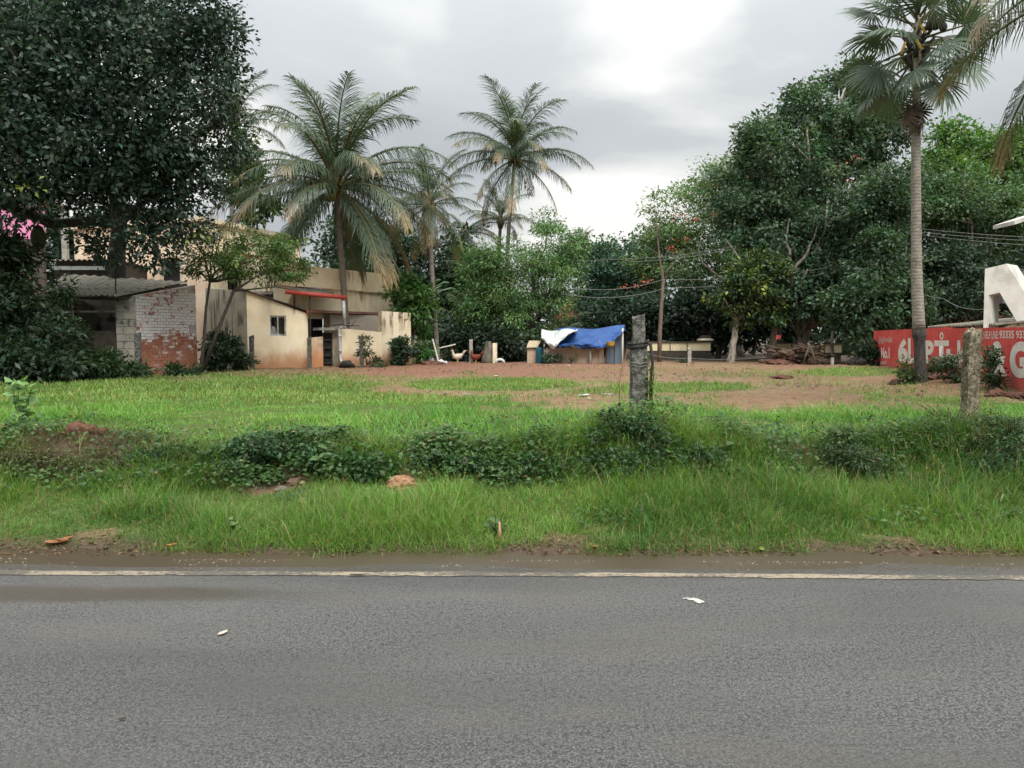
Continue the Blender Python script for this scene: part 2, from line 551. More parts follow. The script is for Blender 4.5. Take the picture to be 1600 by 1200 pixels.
def brick_mat():
    m, nt, bs, out = newmat('whitewashed_brick')
    b = NB(nt)
    p = b.pos()
    z = b.sep(p)[2]
    oi = nt.nodes.new('ShaderNodeObjectInfo').outputs['Random']
    red = b.mix(oi, (.27, .095, .060), (.40, .17, .10))
    red = b.mix(b.rng(b.noise(p, 9, 5, .7), .5, .7, 0, .7), red, (.14, .055, .04))
    white = b.mix(b.noise(p, 5, 5, .6), (.52, .50, .50), (.68, .655, .65))
    patch = b.noise(p, 2.3, 5, .65)
    chip = b.noise(p, 17, 5, .75)
    v = b.math('ADD', b.math('MULTIPLY', b.rng(z, 1.2, 1.7), .40), b.math('MULTIPLY', b.math('SUBTRACT', patch, .5), 1.7))
    v = b.math('ADD', v, b.math('ADD', b.math('MULTIPLY', b.math('SUBTRACT', chip, .5), 1.7), b.math('MULTIPLY', b.math('SUBTRACT', oi, .5), .4)))
    f = b.rng(v, .14, .26)
    mudf = b.math('MULTIPLY', b.rng(z, 1.25, .8), b.rng(chip, .2, .55))
    col = b.mix(f, red, white)
    col = b.mix(b.math('MULTIPLY', mudf, .75), col, (.36, .15, .085))
    b.put(bs.inputs['Base Color'], col)
    bs.inputs['Roughness'].default_value = .95
    b.put(bs.inputs['Normal'], b.bump(chip, .5, .02))
    return m


def redwall_mat():
    m, nt, bs, out = newmat('red_painted_wall')
    b = NB(nt)
    p = b.pos()
    z = b.sep(p)[2]
    col = b.mix(b.rng(b.noise(p, 2.2, 5, .65), .35, .65), (.50, .044, .038), (.58, .080, .068))
    col = b.mix(b.rng(b.noise(b.pos((3, 3, .6)), 2, 5, .7), .55, .72, 0, .5), col, (.42, .06, .048))
    hz = b.math('ADD', z, b.math('MULTIPLY', b.math('SUBTRACT', b.noise(p, 3, 5, .7), .5), .5))
    col = b.mix(b.rng(hz, .85, .5, 0, .75), col, (.30, .12, .08))
    b.put(bs.inputs['Base Color'], col)
    bs.inputs['Roughness'].default_value = .8
    b.put(bs.inputs['Normal'], b.bump(b.noise(p, 20, 5, .7), .2, .01))
    return m


# ------------------------------------------------------------------ object helpers
def tag(o, label=None, cat=None, group=None, kind=None):
    if label:
        o['label'] = label
    if cat:
        o['category'] = cat
    if group:
        o['group'] = group
    if kind:
        o['kind'] = kind
    return o


def thing(name, loc, label, cat, group=None):
    o = bpy.data.objects.new(name, None)
    o.empty_display_size = 0.2
    COL.objects.link(o)
    o.location = loc
    return tag(o, label, cat, group)


def link(name, me, mats, parent=None, loc=None):
    if mats is not None:
        for mm in (mats if isinstance(mats, (list, tuple)) else [mats]):
            me.materials.append(mm)
    o = bpy.data.objects.new(name, me)
    COL.objects.link(o)
    if parent is not None:
        o.parent = parent
    if loc is not None:
        o.location = loc
    return o


class MB:
    """collects shapes in world coordinates; build() makes one mesh object under its parent"""
    def __init__(s):
        s.v, s.f, s.m = [], [], []

    def add(s, V, F, mi=0):
        o = len(s.v)
        s.v.extend([tuple(p) for p in V])
        for f in F:
            s.f.append(tuple(i + o for i in f))
            s.m.append(mi)
        return s

    def box(s, c, size, rz=0.0, mi=0):
        cx, cy, cz = c
        hx, hy, hz = (k / 2 for k in size)
        ca, sa = math.cos(rz), math.sin(rz)
        V = []
        for z in (-hz, hz):
            for x, y in ((-hx, -hy), (hx, -hy), (hx, hy), (-hx, hy)):
                V.append((cx + x * ca - y * sa, cy + x * sa + y * ca, cz + z))
        return s.add(V, [(3, 2, 1, 0), (4, 5, 6, 7), (0, 1, 5, 4), (1, 2, 6, 5), (2, 3, 7, 6), (3, 0, 4, 7)], mi)

    def prism(s, pts, z0, z1, mi=0):
        """pts counter-clockwise (x, y); z1 a number or one per point"""
        n = len(pts)
        z1 = [z1] * n if isinstance(z1, (int, float)) else z1
        z0 = [z0] * n if isinstance(z0, (int, float)) else z0
        V = [(p[0], p[1], z) for p, z in zip(pts, z0)] + [(p[0], p[1], z) for p, z in zip(pts, z1)]
        F = [tuple(range(n - 1, -1, -1)), tuple(range(n, 2 * n))]
        F += [(i, (i + 1) % n, n + (i + 1) % n, n + i) for i in range(n)]
        return s.add(V, F, mi)

    def wall(s, p, q, t, z0, z1, z1b=None, mi=0):
        """wall whose visible face runs from p to q (left to right seen from the front), thickness t behind"""
        p, q = Vector((p[0], p[1])), Vector((q[0], q[1]))
        d = (q - p).normalized()
        n = Vector((-d.y, d.x)) * t
        z1b = z1 if z1b is None else z1b
        return s.prism([p, q, q + n, p + n], z0, [z1, z1b, z1b, z1], mi)

    def wall_holes(s, p, q, t, z0, z1, z1b, holes, mi=0):
        p, q = Vector((p[0], p[1])), Vector((q[0], q[1]))
        L = (q - p).length
        d = (q - p) / L
        n = Vector((-d.y, d.x)) * t
        ss = sorted({0.0, L} | {h[0] for h in holes} | {h[1] for h in holes})
        zs = sorted({z0} | {h[2] for h in holes} | {h[3] for h in holes}) + [None]
        ns, nz = len(ss), len(zs)

        def solid(i, j):
            if i < 0 or j < 0 or i >= ns - 1 or j >= nz - 1:
                return False
            a = (ss[i] + ss[i + 1]) / 2
            for h in holes:
                top = zs[j + 1]
                if h[0] < a < h[1] and zs[j] >= h[2] - 1e-6 and top is not None and top <= h[3] + 1e-6:
                    return False
            return True
        V = []
        for k in (0, 1):
            for j in range(nz):
                for i in range(ns):
                    z = zs[j] if zs[j] is not None else z1 + (z1b - z1) * ss[i] / L
                    w = p + d * ss[i] + n * k
                    V.append((w.x, w.y, z))

        def ix(i, j, k):
            return k * ns * nz + j * ns + i
        F = []
        for j in range(nz - 1):
            for i in range(ns - 1):
                if not solid(i, j):
                    continue
                F.append((ix(i, j, 0), ix(i + 1, j, 0), ix(i + 1, j + 1, 0), ix(i, j + 1, 0)))
                F.append((ix(i, j, 1), ix(i, j + 1, 1), ix(i + 1, j + 1, 1), ix(i + 1, j, 1)))
                if not solid(i - 1, j):
                    F.append((ix(i, j, 0), ix(i, j + 1, 0), ix(i, j + 1, 1), ix(i, j, 1)))
                if not solid(i + 1, j):
                    F.append((ix(i + 1, j, 0), ix(i + 1, j, 1), ix(i + 1, j + 1, 1), ix(i + 1, j + 1, 0)))
                if not solid(i, j - 1):
                    F.append((ix(i, j, 0), ix(i, j, 1), ix(i + 1, j, 1), ix(i + 1, j, 0)))
                if not solid(i, j + 1):
                    F.append((ix(i, j + 1, 0), ix(i + 1, j + 1, 0), ix(i + 1, j + 1, 1), ix(i, j + 1, 1)))
        return s.add(V, F, mi)

    def tube(s, pts, rad, sides=8, mi=0, caps=True):
        pts = [Vector(p) for p in pts]
        n = len(pts)
        rad = [rad] * n if isinstance(rad, (int, float)) else rad
        V, F = [], []
        ref = None
        for i, p in enumerate(pts):
            t = (pts[min(i + 1, n - 1)] - pts[max(i - 1, 0)])
            t = t.normalized() if t.length > 1e-9 else Vector((0, 0, 1))
            if ref is None:
                ref = Vector((1, 0, 0)) if abs(t.x) < 0.8 else Vector((0, 1, 0))
            a = (ref - t * ref.dot(t)).normalized()
            ref = a
            b = t.cross(a)
            for k in range(sides):
                w = 2 * math.pi * k / sides
                V.append(p + (a * math.cos(w) + b * math.sin(w)) * rad[i])
        for i in range(n - 1):
            for k in range(sides):
                k2 = (k + 1) % sides
                F.append((i * sides + k, i * sides + k2, (i + 1) * sides + k2, (i + 1) * sides + k))
        if caps:
            F.append(tuple(range(sides - 1, -1, -1)))
            F.append(tuple((n - 1) * sides + k for k in range(sides)))
        return s.add(V, F, mi)

    def mesh(s, name, off=(0, 0, 0), smooth=False):
        me = bpy.data.meshes.new(name)
        ox, oy, oz = off
        me.from_pydata([(x - ox, y - oy, z - oz) for x, y, z in s.v], [], s.f)
        if any(s.m):
            me.polygons.foreach_set('material_index', s.m)
        if smooth:
            me.polygons.foreach_set('use_smooth', [True] * len(s.f))
        me.update()
        return me

    def build(s, name, mats, parent=None, smooth=False, loc=None):
        if parent is not None:
            off = tuple(parent.location + (parent.parent.location if parent.parent else Vector((0, 0, 0))))
            o = link(name, s.mesh(name, off, smooth), mats, parent)
        else:
            off = loc if loc is not None else (0, 0, 0)
            o = link(name, s.mesh(name, off, smooth), mats)
            o.location = off
        return o


def big_mesh(name, V, loops, totals, cols=None, smooth=False, attr='col'):
    me = bpy.data.meshes.new(name)
    V = np.ascontiguousarray(V, np.float32)
    loops = np.ascontiguousarray(loops, np.int32)
    totals = np.ascontiguousarray(totals, np.int32)
    me.vertices.add(len(V))
    me.vertices.foreach_set('co', V.ravel())
    me.loops.add(len(loops))
    me.loops.foreach_set('vertex_index', loops)
    me.polygons.add(len(totals))
    starts = np.concatenate(([0], np.cumsum(totals)[:-1])).astype(np.int32)
    me.polygons.foreach_set('loop_start', starts)
    me.polygons.foreach_set('loop_total', totals)
    if smooth:
        me.polygons.foreach_set('use_smooth', np.ones(len(totals), bool))
    if cols is not None:
        a = me.attributes.new(attr, 'FLOAT_COLOR', 'POINT')
        c = np.ones((len(V), 4), np.float32)
        c[:, :3] = cols
        a.data.foreach_set('color', c.ravel())
    me.update(calc_edges=True)
    return me


def norm(a):
    return a / np.maximum(np.linalg.norm(a, axis=1, keepdims=True), 1e-9)


def leaf_quads(r, C, axis, nor, length, width, cols, fold=0.12, curl=0.15):
    """kite-shaped leaves: C base points, axis unit directions, nor unit normals"""
    n = len(C)
    side = norm(np.cross(axis, nor))
    nor = np.cross(side, axis)
    L = length[:, None]
    W = width[:, None]
    V = np.empty((n, 4, 3))
    V[:, 0] = C
    V[:, 1] = C + axis * L * 0.48 + side * W * 0.5 + nor * W * fold
    V[:, 2] = C + axis * L - nor * L * curl
    V[:, 3] = C + axis * L * 0.48 - side * W * 0.5 + nor * W * fold
    return V.reshape(-1, 3), np.repeat(cols, 4, axis=0)


def crown_mesh(name, r, ells, nclu, per, csize, lsize, col, var=0.25, flat=0.7, shell=0.45, up=0.35, aspect=0.5, hang=0.25, off=(0, 0, 0), col2=None, p2=0.0, inner=0.25):
    ells = np.array(ells, float)
    w = (ells[:, 3] * ells[:, 5]) ** 1.0
    w = w / w.sum()
    k = r.choice(len(ells), nclu, p=w)
    d = norm(r.normal(size=(nclu, 3)))
    rad = r.uniform(0, 1, nclu) ** shell
    rad *= 1 + 0.16 * (r.uniform(size=nclu) - 0.4)
    # boughs: clusters gather round a smaller number of centres, which leaves lumps and gaps
    nsup = max(6, nclu // 11)
    sk = r.choice(len(ells), nsup, p=w)
    sd = norm(r.normal(size=(nsup, 3)))
    sr = r.uniform(0, 1, nsup) ** shell * (1 + .16 * (r.uniform(size=nsup) - .4))
    scen = ells[sk, :3] + sd * sr[:, None] * ells[sk, 3:6]
    si = r.integers(0, nsup, nclu)
    k = sk[si]
    bough = (ells[k, 3] * ells[k, 4] * ells[k, 5]) ** (1 / 3) * .30 + csize * .5
    off_ = norm(r.normal(size=(nclu, 3))) * (r.uniform(size=(nclu, 1)) ** .6) * bough[:, None]
    off_[:, 2] *= .62
    cen = scen[si] + off_
    d = norm(off_ * 1.2 + sd[si] * bough[:, None])
    lone = r.uniform(size=nclu) < inner
    dl = norm(r.normal(size=(nclu, 3)))
    cen[lone] = (ells[k, :3] + dl * (r.uniform(0, 1, nclu) ** .4)[:, None] * ells[k, 3:6] * .95)[lone]
    d[lone] = dl[lone]
    cs = csize * r.uniform(0.6, 1.35, nclu)
    ccol = np.array(col)[None, :] * (1 + var * r.normal(size=(nclu, 1))).clip(0.45, 1.8)
    ccol *= (1 + .14 * r.normal(size=(nsup, 1))).clip(.6, 1.5)[si]
    ccol[:, 0] *= (1 + 0.18 * r.normal(size=nclu)).clip(.6, 1.6)
    if col2 is not None:
        pick = r.uniform(size=nclu) < p2
        ccol[pick] = np.array(col2)
    n = nclu * per
    ci = np.repeat(np.arange(nclu), per)
    o = norm(r.normal(size=(n, 3))) * (r.uniform(size=(n, 1)) ** 0.5)
    o[:, 2] *= flat
    P = cen[ci] + o * cs[ci][:, None]
    out = norm(o * 1.0 + d[ci] * 0.6 + r.normal(size=(n, 3)) * 0.55 - np.array([0, 0, hang]))
    nor = norm(r.normal(size=(n, 3)) * 0.7 + np.array([0, 0, up * 2]) + d[ci] * 0.5)
    ln = lsize * r.uniform(0.5, 1.4, n)
    cc = ccol[ci] * (1 + 0.16 * r.normal(size=(n, 1))).clip(.5, 1.6)
    V, c = leaf_quads(r, P, out, nor, ln, ln * aspect, cc)
    V = V - np.array(off)
    return big_mesh(name, V, np.arange(len(V)), np.full(n, 4), c), cen


def wob(p, q, n, amp, r):
    p, q = Vector(p), Vector(q)
    L = (q - p).length
    out = []
    for i in range(n + 1):
        t = i / n
        w = math.sin(math.pi * t) * amp * L
        out.append(p.lerp(q, t) + Vector((r.uniform(-w, w), r.uniform(-w, w), r.uniform(-w, w) * .4)))
    out[0], out[-1] = p, q
    return out


def PE(px, py, D, rx, ry, depth=0.8):
    c = at(px, py, D)
    return (c.x, c.y, c.z, rx * D / FPX, rx * D / FPX * depth, ry * D / FPX)


def tree(name, label, px, D, ells, leaves=9000, lsize=.2, col=(.03, .06, .02), r0=.16, bark=BARK, csize=.55, fork=.45, group=None,
         limbs=7, lean=None, mat=None, seed=1, per=26, flat=.7, trunk_path=None, **kw):
    r = np.random.default_rng(seed)
    pr = random.Random(seed)
    base = gpos(px, D)
    t = thing(name, (base.x, base.y, base.z - .05), label, 'tree', group)
    E = [PE(*e) for e in ells]
    cz = sum(e[2] * e[3] * e[5] for e in E) / sum(e[3] * e[5] for e in E)
    cx = sum(e[0] * e[3] * e[5] for e in E) / sum(e[3] * e[5] for e in E)
    cy = sum(e[1] * e[3] * e[5] for e in E) / sum(e[3] * e[5] for e in E)
    mb = MB()
    fz = base.z + (cz - base.z) * fork
    fk = Vector((base.x + (cx - base.x) * .35, base.y + (cy - base.y) * .35, fz)) if trunk_path is None else Vector(trunk_path[-1])
    pts = wob((base.x, base.y, base.z - .25), fk, 6, .03, pr) if trunk_path is None else [Vector((base.x, base.y, base.z - .25))] + [Vector(p) for p in trunk_path]
    m = len(pts)
    mb.tube(pts, [r0 * (1.35 if i == 0 else 1.0 - .35 * i / (m - 1)) for i in range(m)], 9)
    for i in range(limbs):
        e = E[i % len(E)]
        tgt = Vector((e[0] + pr.uniform(-.7, .7) * e[3], e[1] + pr.uniform(-.7, .7) * e[4], e[2] + pr.uniform(-.3, .75) * e[5]))
        b = wob(fk, tgt, 5, .07, pr)
        rr = r0 * pr.uniform(.35, .6)
        mb.tube(b, [rr * (1 - .8 * j / 5) + .008 for j in range(6)], 7)
        for j in (2, 3, 4):
            q = b[j] + Vector((pr.uniform(-1, 1) * e[3], pr.uniform(-1, 1) * e[4], pr.uniform(0, .9) * e[5])) * .5
            mb.tube(wob(b[j], q, 3, .08, pr), [rr * .4, rr * .3, rr * .2, .006], 5)
    mb.build('trunk', bark, t, True)
    nclu = max(10, leaves // per)
    me, cen = crown_mesh('crown', r, E, nclu, per, csize, lsize, col, flat=flat, off=tuple(t.location), **kw)
    o = link('crown', me, mat or LEAF, t)
    return t, E


# ------------------------------------------------------------------ the setting: ground, road, water
def build_ground():
    def steps(parts):
        out = []
        for a, b, n in parts:
            out.extend(np.linspace(a, b, n, endpoint=False))
        return np.array(out)
    xs = steps([(-600, -60, 10), (-60, -16, 22), (-16, -7, 50), (-7, 7, 170), (7, 16, 50), (16, 60, 22), (60, 601, 10)])
    ys = steps([(-200, -20, 4), (-20, 5.1, 6), (5.1, 8.6, 64), (8.6, 14, 44), (14, 32, 70), (32, 60, 20), (60, 1200, 12)])
    X, Y = np.meshgrid(xs, ys)
    Z = gz(X, Y)
    V = np.stack([X.ravel(), Y.ravel(), Z.ravel()], 1)
    nx, ny = len(xs), len(ys)
    i, j = np.meshgrid(np.arange(nx - 1), np.arange(ny - 1))
    a = (j * nx + i).ravel()
    F = np.stack([a, a + 1, a + nx + 1, a + nx], 1)
    g = grass_mask(X, np.maximum(Y, 5.2)).ravel()
    px, py = to_px(X, np.maximum(Y, 5.2), Z)
    yy = (Y + .015 * X)
    redn = (sm(1150, 820, px) * sm(450, 620, px) * sm(598, 584, py) + sm(1340, 1420, px) * sm(625, 600, py) + .75 * sm(1130, 1220, px) * sm(585, 574, py)).clip(0, 1)
    redn = redn * (.55 + .6 * fbm(X * .6, Y * .6, 40)).clip(0, 1)
    redn = np.maximum(redn, .35 * sm(.45, .65, fbm(X * .5, Y * .3, 44)))
    bank = sm(1.5, .8, ((X + 4.25) / .95) ** 2 + ((Y - 7.35) / .5) ** 2)
    redn = np.maximum(redn, bank * .2).ravel()
    mud = sm(5.85, 5.55, yy).ravel()
    mud = np.maximum(mud, .85 * (sm(8.2, 7.5, yy) * sm(6.6, 7.0, yy) * (1 + 0 * bank)).ravel())  # shadowed hollow of the bank painted in as darker soil
    mud = np.maximum(mud, (.85 * sm(420, 250, px) * sm(606, 592, py)).ravel())  # darkens the soil tone towards the back at the left
    far = sm(29.8, 31.5, Y).ravel()
    g = g * (1 - far)
    redn = redn * (1 - far)
    mud = np.maximum(mud, far)  # dark litter tone under the back trees, their shade put into the colour
    me = big_mesh('ground', V, F.ravel(), np.full(len(F), 4), np.stack([g, redn, mud], 1), True, 'mask')
    o = link('ground', me, ground_mat())
    tag(o, kind='structure')


build_ground()


def build_road():
    xs = np.concatenate([np.linspace(-500, -12, 12, endpoint=False), np.linspace(-12, 12, 160, endpoint=False), np.linspace(12, 500, 12)])
    ys = np.concatenate([np.linspace(-2.6, 3.8, 10, endpoint=False), np.linspace(3.8, 5.42, 30)])
    X, Y0 = np.meshgrid(xs, ys)
    Y = Y0 - .015 * X
    Z = -.02 * sm(4.75, 5.3, Y0) - .045 * sm(5.3, 5.42, Y0 + (vn(X * 4, Y0 * 4, 61) - .5) * .05)
    Z = Z + (vn(X * 1.3, Y0 * 5, 60) - .5) * .009 * sm(4.6, 5.1, Y0) * (np.abs(X) < 12)
    V = np.stack([X.ravel(), Y.ravel(), Z.ravel()], 1)
    nx, ny = len(xs), len(ys)
    i, j = np.meshgrid(np.arange(nx - 1), np.arange(ny - 1))
    a = (j * nx + i).ravel()
    F = np.stack([a, a + 1, a + nx + 1, a + nx], 1)
    o = link('road', big_mesh('road', V, F.ravel(), np.full(len(F), 4), None, True), asphalt_mat())
    tag(o, kind='structure')
    # painted edge line: a thin worn strip lying on the asphalt
    xs = np.concatenate([np.linspace(-120, -9, 12, endpoint=False), np.linspace(-9, 9, 500, endpoint=False), np.linspace(9, 120, 12)])
    near = 4.85 + (vn(xs * 9, xs * 0, 71) - .5) * .03 + (vn(xs * .4, xs * 0, 73) - .5) * .05
    far = 4.95 + (vn(xs * 8, xs * 0, 72) - .5) * .03 + (vn(xs * .4, xs * 0, 73) - .5) * .05
    V = []
    for x, a, b in zip(xs, near, far):
        for t in (a, (a + b) / 2, b):
            zr = -.02 * float(sm(4.75, 5.3, t)) + (float(vn(x * 1.3, t * 5, 60)) - .5) * .009 * float(sm(4.6, 5.1, t)) * (abs(x) < 12)
            V.append((x, t - .015 * x, zr + .004))
    F = []
    for k in range(len(xs) - 1):
        for q in (0, 1):
            F.append((k * 3 + q, k * 3 + 3 + q, k * 3 + 4 + q, k * 3 + 1 + q))
    o = MB().add(V, F).build('road_marking', paint_mat())
    tag(o, kind='structure')
    V = [(-200, 5.07 + 3, -.0165), (200, 5.07 - 3, -.0165), (200, 5.72 - 3, -.0165), (-200, 5.72 + 3, -.0165)]
    o = MB().add(V, [(0, 1, 2, 3)]).build('gutter_water', puddle_mat())
    tag(o, kind='structure')


build_road()


# ------------------------------------------------------------------ grass and ground cover
def blade_mesh(name, r, X, Y, h, w, lean, cols, th=None, seg=3):
    """bent blades; lean is the bend in radians over the blade's length"""
    n = len(X)
    Z = gz(X, Y)
    if th is None:
        th = r.uniform(0, 2 * np.pi, n)
    ld = np.stack([np.cos(th), np.sin(th), np.zeros(n)], 1)
    ph = th + np.pi / 2 + r.normal(size=n) * .45
    wd = np.stack([np.cos(ph), np.sin(ph), np.zeros(n)], 1) * (w / 2)[:, None]
    P0 = np.stack([X, Y, Z - .012], 1)
    up = np.array([0, 0, 1.0])
    tilt = lean * .25
    be = np.maximum(lean, .05)
    R = []
    for t in ((0, .42, .76, 1.0) if seg == 3 else (0, .6, 1.0)):
        hx = h / be * (np.cos(tilt) - np.cos(tilt + be * t))
        hz = h / be * (np.sin(tilt + be * t) - np.sin(tilt))
        R.append(P0 + ld * hx[:, None] + up * hz[:, None])
    ws = (1.0, .9, .65) if seg == 3 else (1.0, .8)
    V = []
    for q, k in zip(R[:-1], ws):
        V += [q - wd * k, q + wd * k]
    V.append(R[-1])
    m = len(V)
    V = np.stack(V, 1).reshape(-1, 3)
    b = np.arange(n)[:, None] * m
    L = []
    for i in range(seg - 1):
        L += [b + 2 * i, b + 2 * i + 1, b + 2 * i + 3, b + 2 * i + 2]
    L += [b + m - 3, b + m - 2, b + m - 1]
    loops = np.concatenate(L, 1).ravel()
    totals = np.tile([4] * (seg - 1) + [3], n)
    return big_mesh(name, V, loops, totals, np.repeat(cols, m, axis=0))


def tufts(r, X, Y, per, spread):
    """turn tuft centres into blades that lean outward; returns x, y, direction, tuft index"""
    i = np.repeat(np.arange(len(X)), per)
    n = len(i)
    th = r.uniform(0, 2 * np.pi, n)
    rad = spread * r.uniform(0, 1, n) ** .7
    drift = (vn(X * .7, Y * .7, 50)[i] - .5) * 2.5
    return X[i] + np.cos(th) * rad, Y[i] + np.sin(th) * rad, th + drift * .4, i


def scatter(r, n, x0, x1, y0, y1, dens):
    X = r.uniform(x0, x1, n)
    Y = r.uniform(y0, y1, n)
    k = r.uniform(size=n) < dens(X, Y)
    return X[k], Y[k]


def gcol(r, X, Y, a, b, dry=(.20, .17, .07), pdry=.06, s=90):
    t = (fbm(X * .9, Y * .9, s) * 2.1 - .55 + r.normal(size=len(X)) * .25).clip(0, 1)[:, None]
    c = np.array(a) * (1 - t) + np.array(b) * t
    k = r.uniform(size=len(X)) < pdry
    c[k] = np.array(dry) * r.uniform(.6, 1.2, (k.sum(), 1))
    return c * r.uniform(.75, 1.25, (len(X), 1))


def build_grass():
    r = np.random.default_rng(3)
    # roadside verge: long wispy grass in tufts, shorter and yellower at the far left
    def d1(X, Y):
        return grass_mask(X, Y) * (.25 + 1.0 * fbm(X * 1.6, Y * 1.6, 81)) * (np.abs(X) < .72 * Y + 1.2)
    TX, TY = scatter(r, 50000, -6.2, 6.2, 5.42, 7.4, d1)
    X, Y, th, ti = tufts(r, TX, TY, 9, .06)
    n = len(X)
    tall = .40 + 1.15 * sm(.3, .7, fbm(TX * 1.2, TY * 1.2, 83)) + .35 * sm(-2.5, 2, TX)
    tall = tall + .5 * sm(6.8, 7.0, TY) * sm(.4, .7, vn(TX * 2.5, TY * 2.5, 160))
    for mx, my, mh, ms in MOUNDS[:2]:
        tall = tall - .35 * np.exp(-((TX - mx) ** 2 + (TY - my) ** 2) / (2 * (ms * 1.1) ** 2))
    tall = tall * r.uniform(.55, 1.3, len(TX)) * (.62 + .38 * sm(5.5, 5.9, TY))
    h = .165 * tall[ti] * r.uniform(.45, 1.3, n)
    w = r.uniform(.0022, .0052, n)
    c = gcol(r, TX, TY, (.045, .135, .020), (.14, .275, .045), (.24, .20, .08), .07)[ti] * r.uniform(.7, 1.3, (n, 1))
    k = r.uniform(size=n) < .13
    c[k] = np.array([.30, .25, .12]) * r.uniform(.6, 1.1, (k.sum(), 1))
    o = link('verge_grass', blade_mesh('verge_grass', r, X, Y, h, w, r.uniform(.6, 2.8, n), c, th + r.normal(size=n) * .8, seg=2), GRASS)
    tag(o, 'long lush green grass on the roadside verge between gutter and bank', 'grass', kind='stuff')

    def d2(X, Y):
        return grass_mask(X, Y) * (.25 + 1.0 * fbm(X * 1.3, Y * 1.3, 86)) * (np.abs(X) < .70 * Y + 1.0)
    TX, TY = scatter(r, 30000, -9.5, 9.5, 7.35, 12.2, d2)
    X, Y, th, ti = tufts(r, TX, TY, 7, .07)
    n = len(X)
    tall = (.35 + 1.05 * sm(.3, .7, fbm(TX * .8, TY * .8, 87))) * r.uniform(.55, 1.35, len(TX)) * (1.15 - .45 * sm(8, 11, TY))
    h = .16 * tall[ti] * r.uniform(.5, 1.3, n)
    w = r.uniform(.0045, .0095, n)
    c = gcol(r, TX, TY, (.075, .205, .028), (.185, .355, .068), (.32, .28, .11), .07)[ti] * r.uniform(.75, 1.25, (n, 1))
    o = link('field_grass', blade_mesh('field_grass', r, X, Y, h, w, r.uniform(.6, 2.8, n), c, th + r.normal(size=n) * .8), GRASS)
    tag(o, 'bright green grass covering the near part of the open field', 'grass', kind='stuff')

    def d3(X, Y):
        return grass_mask(X, Y) ** 1.4 * (np.abs(X) < .70 * Y + 1.0)
    X, Y = scatter(r, 250000, -17, 17, 12.2, 25, d3)
    n = len(X)
    h = .115 * r.uniform(.4, 1.3, n) * (.5 + .8 * fbm(X * .8, Y * .8, 88))
    w = r.uniform(.010, .020, n)
    c = gcol(r, X, Y, (.095, .20, .036), (.205, .325, .078), (.33, .27, .12), .16)
    o = link('sparse_field_grass', blade_mesh('sparse_field_grass', r, X, Y, h, w, r.uniform(.3, 2.2, n), c, seg=2), GRASS)
    tag(o, 'short patchy grass thinning out into bare soil across the middle of the field', 'grass', kind='stuff')
    # straw and dead roots on the soil
    def d4(X, Y):
        return (1 - grass_mask(X, Y)) * (.15 + .85 * sm(.45, .65, fbm(X * .8, Y * .5, 95))) * (np.abs(X) < .70 * Y + 1.0) * (1 - .7 * sm(3, 0, np.abs(X + 1)) * sm(18, 21, Y))
    X, Y = scatter(r, 100000, -15, 17, 10.5, 30, d4)
    n = len(X)
    c = np.array([.30, .235, .12]) * r.uniform(.25, 1.3, (n, 1))
    o = link('straw_litter', blade_mesh('straw_litter', r, X, Y, .09 * r.uniform(.4, 1.2, n), r.uniform(.010, .022, n), r.uniform(1.8, 2.8, n), c, seg=2), GRASS)
    tag(o, 'dry straw and dead grass lying on the brown soil of the field', 'straw', kind='stuff')
    # torn roots and dead stems over the earth bank at the left
    X, Y = scatter(r, 8000, -6.0, -2.6, 6.9, 7.9, lambda X, Y: sm(1.6, .4, ((X + 4.3) / 1.2) ** 2 + ((Y - 7.35) / .5) ** 2))
    n = len(X)
    c = np.array([.12, .085, .045]) * r.uniform(.2, 1.5, (n, 1))
    gk = r.uniform(size=n) < .35
    c[gk] = np.array([.09, .13, .04]) * r.uniform(.5, 1.3, (gk.sum(), 1))
    o = link('root_tangle', blade_mesh('root_tangle', r, X, Y, r.uniform(.06, .3, n), r.uniform(.003, .007, n), r.uniform(1.0, 2.8, n), c), GRASS)
    tag(o, 'tangle of dead roots and stems over the torn earth bank', 'roots', kind='stuff')
    # broad-leaved weeds creeping along the bank
    def d5(X, Y):
        yy = Y + .015 * X
        b = sm(6.7, 6.95, yy) * sm(7.75, 7.45, yy)
        right = 1 - .55 * sm(2, 3, X) * sm(4.2, 3.6, X)
        lone = .10 * sm(5.7, 6.0, yy) * sm(.62, .78, vn(X * 2.3, Y * 2.3, 140)) + .05 * sm(9, 7.6, yy) * sm(7.4, 7.6, yy) * sm(.6, .8, vn(X * 2, Y * 2, 141))
        return lone + b * (.35 + .65 * sm(.3, .55, fbm(X * 1.1, Y * 1.4, 15))) * (.2 + sm(.3, .6, vn(X * 3.1, Y * 3.1, 130))) * right * (1 - .8 * sm(1.2, .6, ((X + 4.2) / .9) ** 2 + ((Y - 7.3) / .4) ** 2))
    X, Y = scatter(r, 170000, -6.4, 6.4, 5.7, 8.6, d5)
    n = len(X)
    hh = (.12 + .14 * sm(6.6, 7.0, Y)) * fbm(X * 2.5, Y * 2.5, 101) * r.uniform(.1, 1, n) + .02
    P = np.stack([X, Y, gz(X, Y) + hh], 1)
    ax = norm(np.stack([r.normal(size=n), r.normal(size=n) - .35, r.normal(size=n) * .35], 1))
    nor = norm(np.stack([r.normal(size=n) * .5, r.normal(size=n) * .5 - .4, np.ones(n)], 1))
    ln = r.uniform(.025, .065, n)
    V, c = leaf_quads(r, P, ax, nor, ln, ln * r.uniform(.35, .8, n), gcol(r, X, Y, (.022, .058, .017), (.070, .145, .034), pdry=.05))
    o = link('bank_weeds', big_mesh('bank_weeds', V, np.arange(len(V)), np.full(n, 4), c), LEAF)
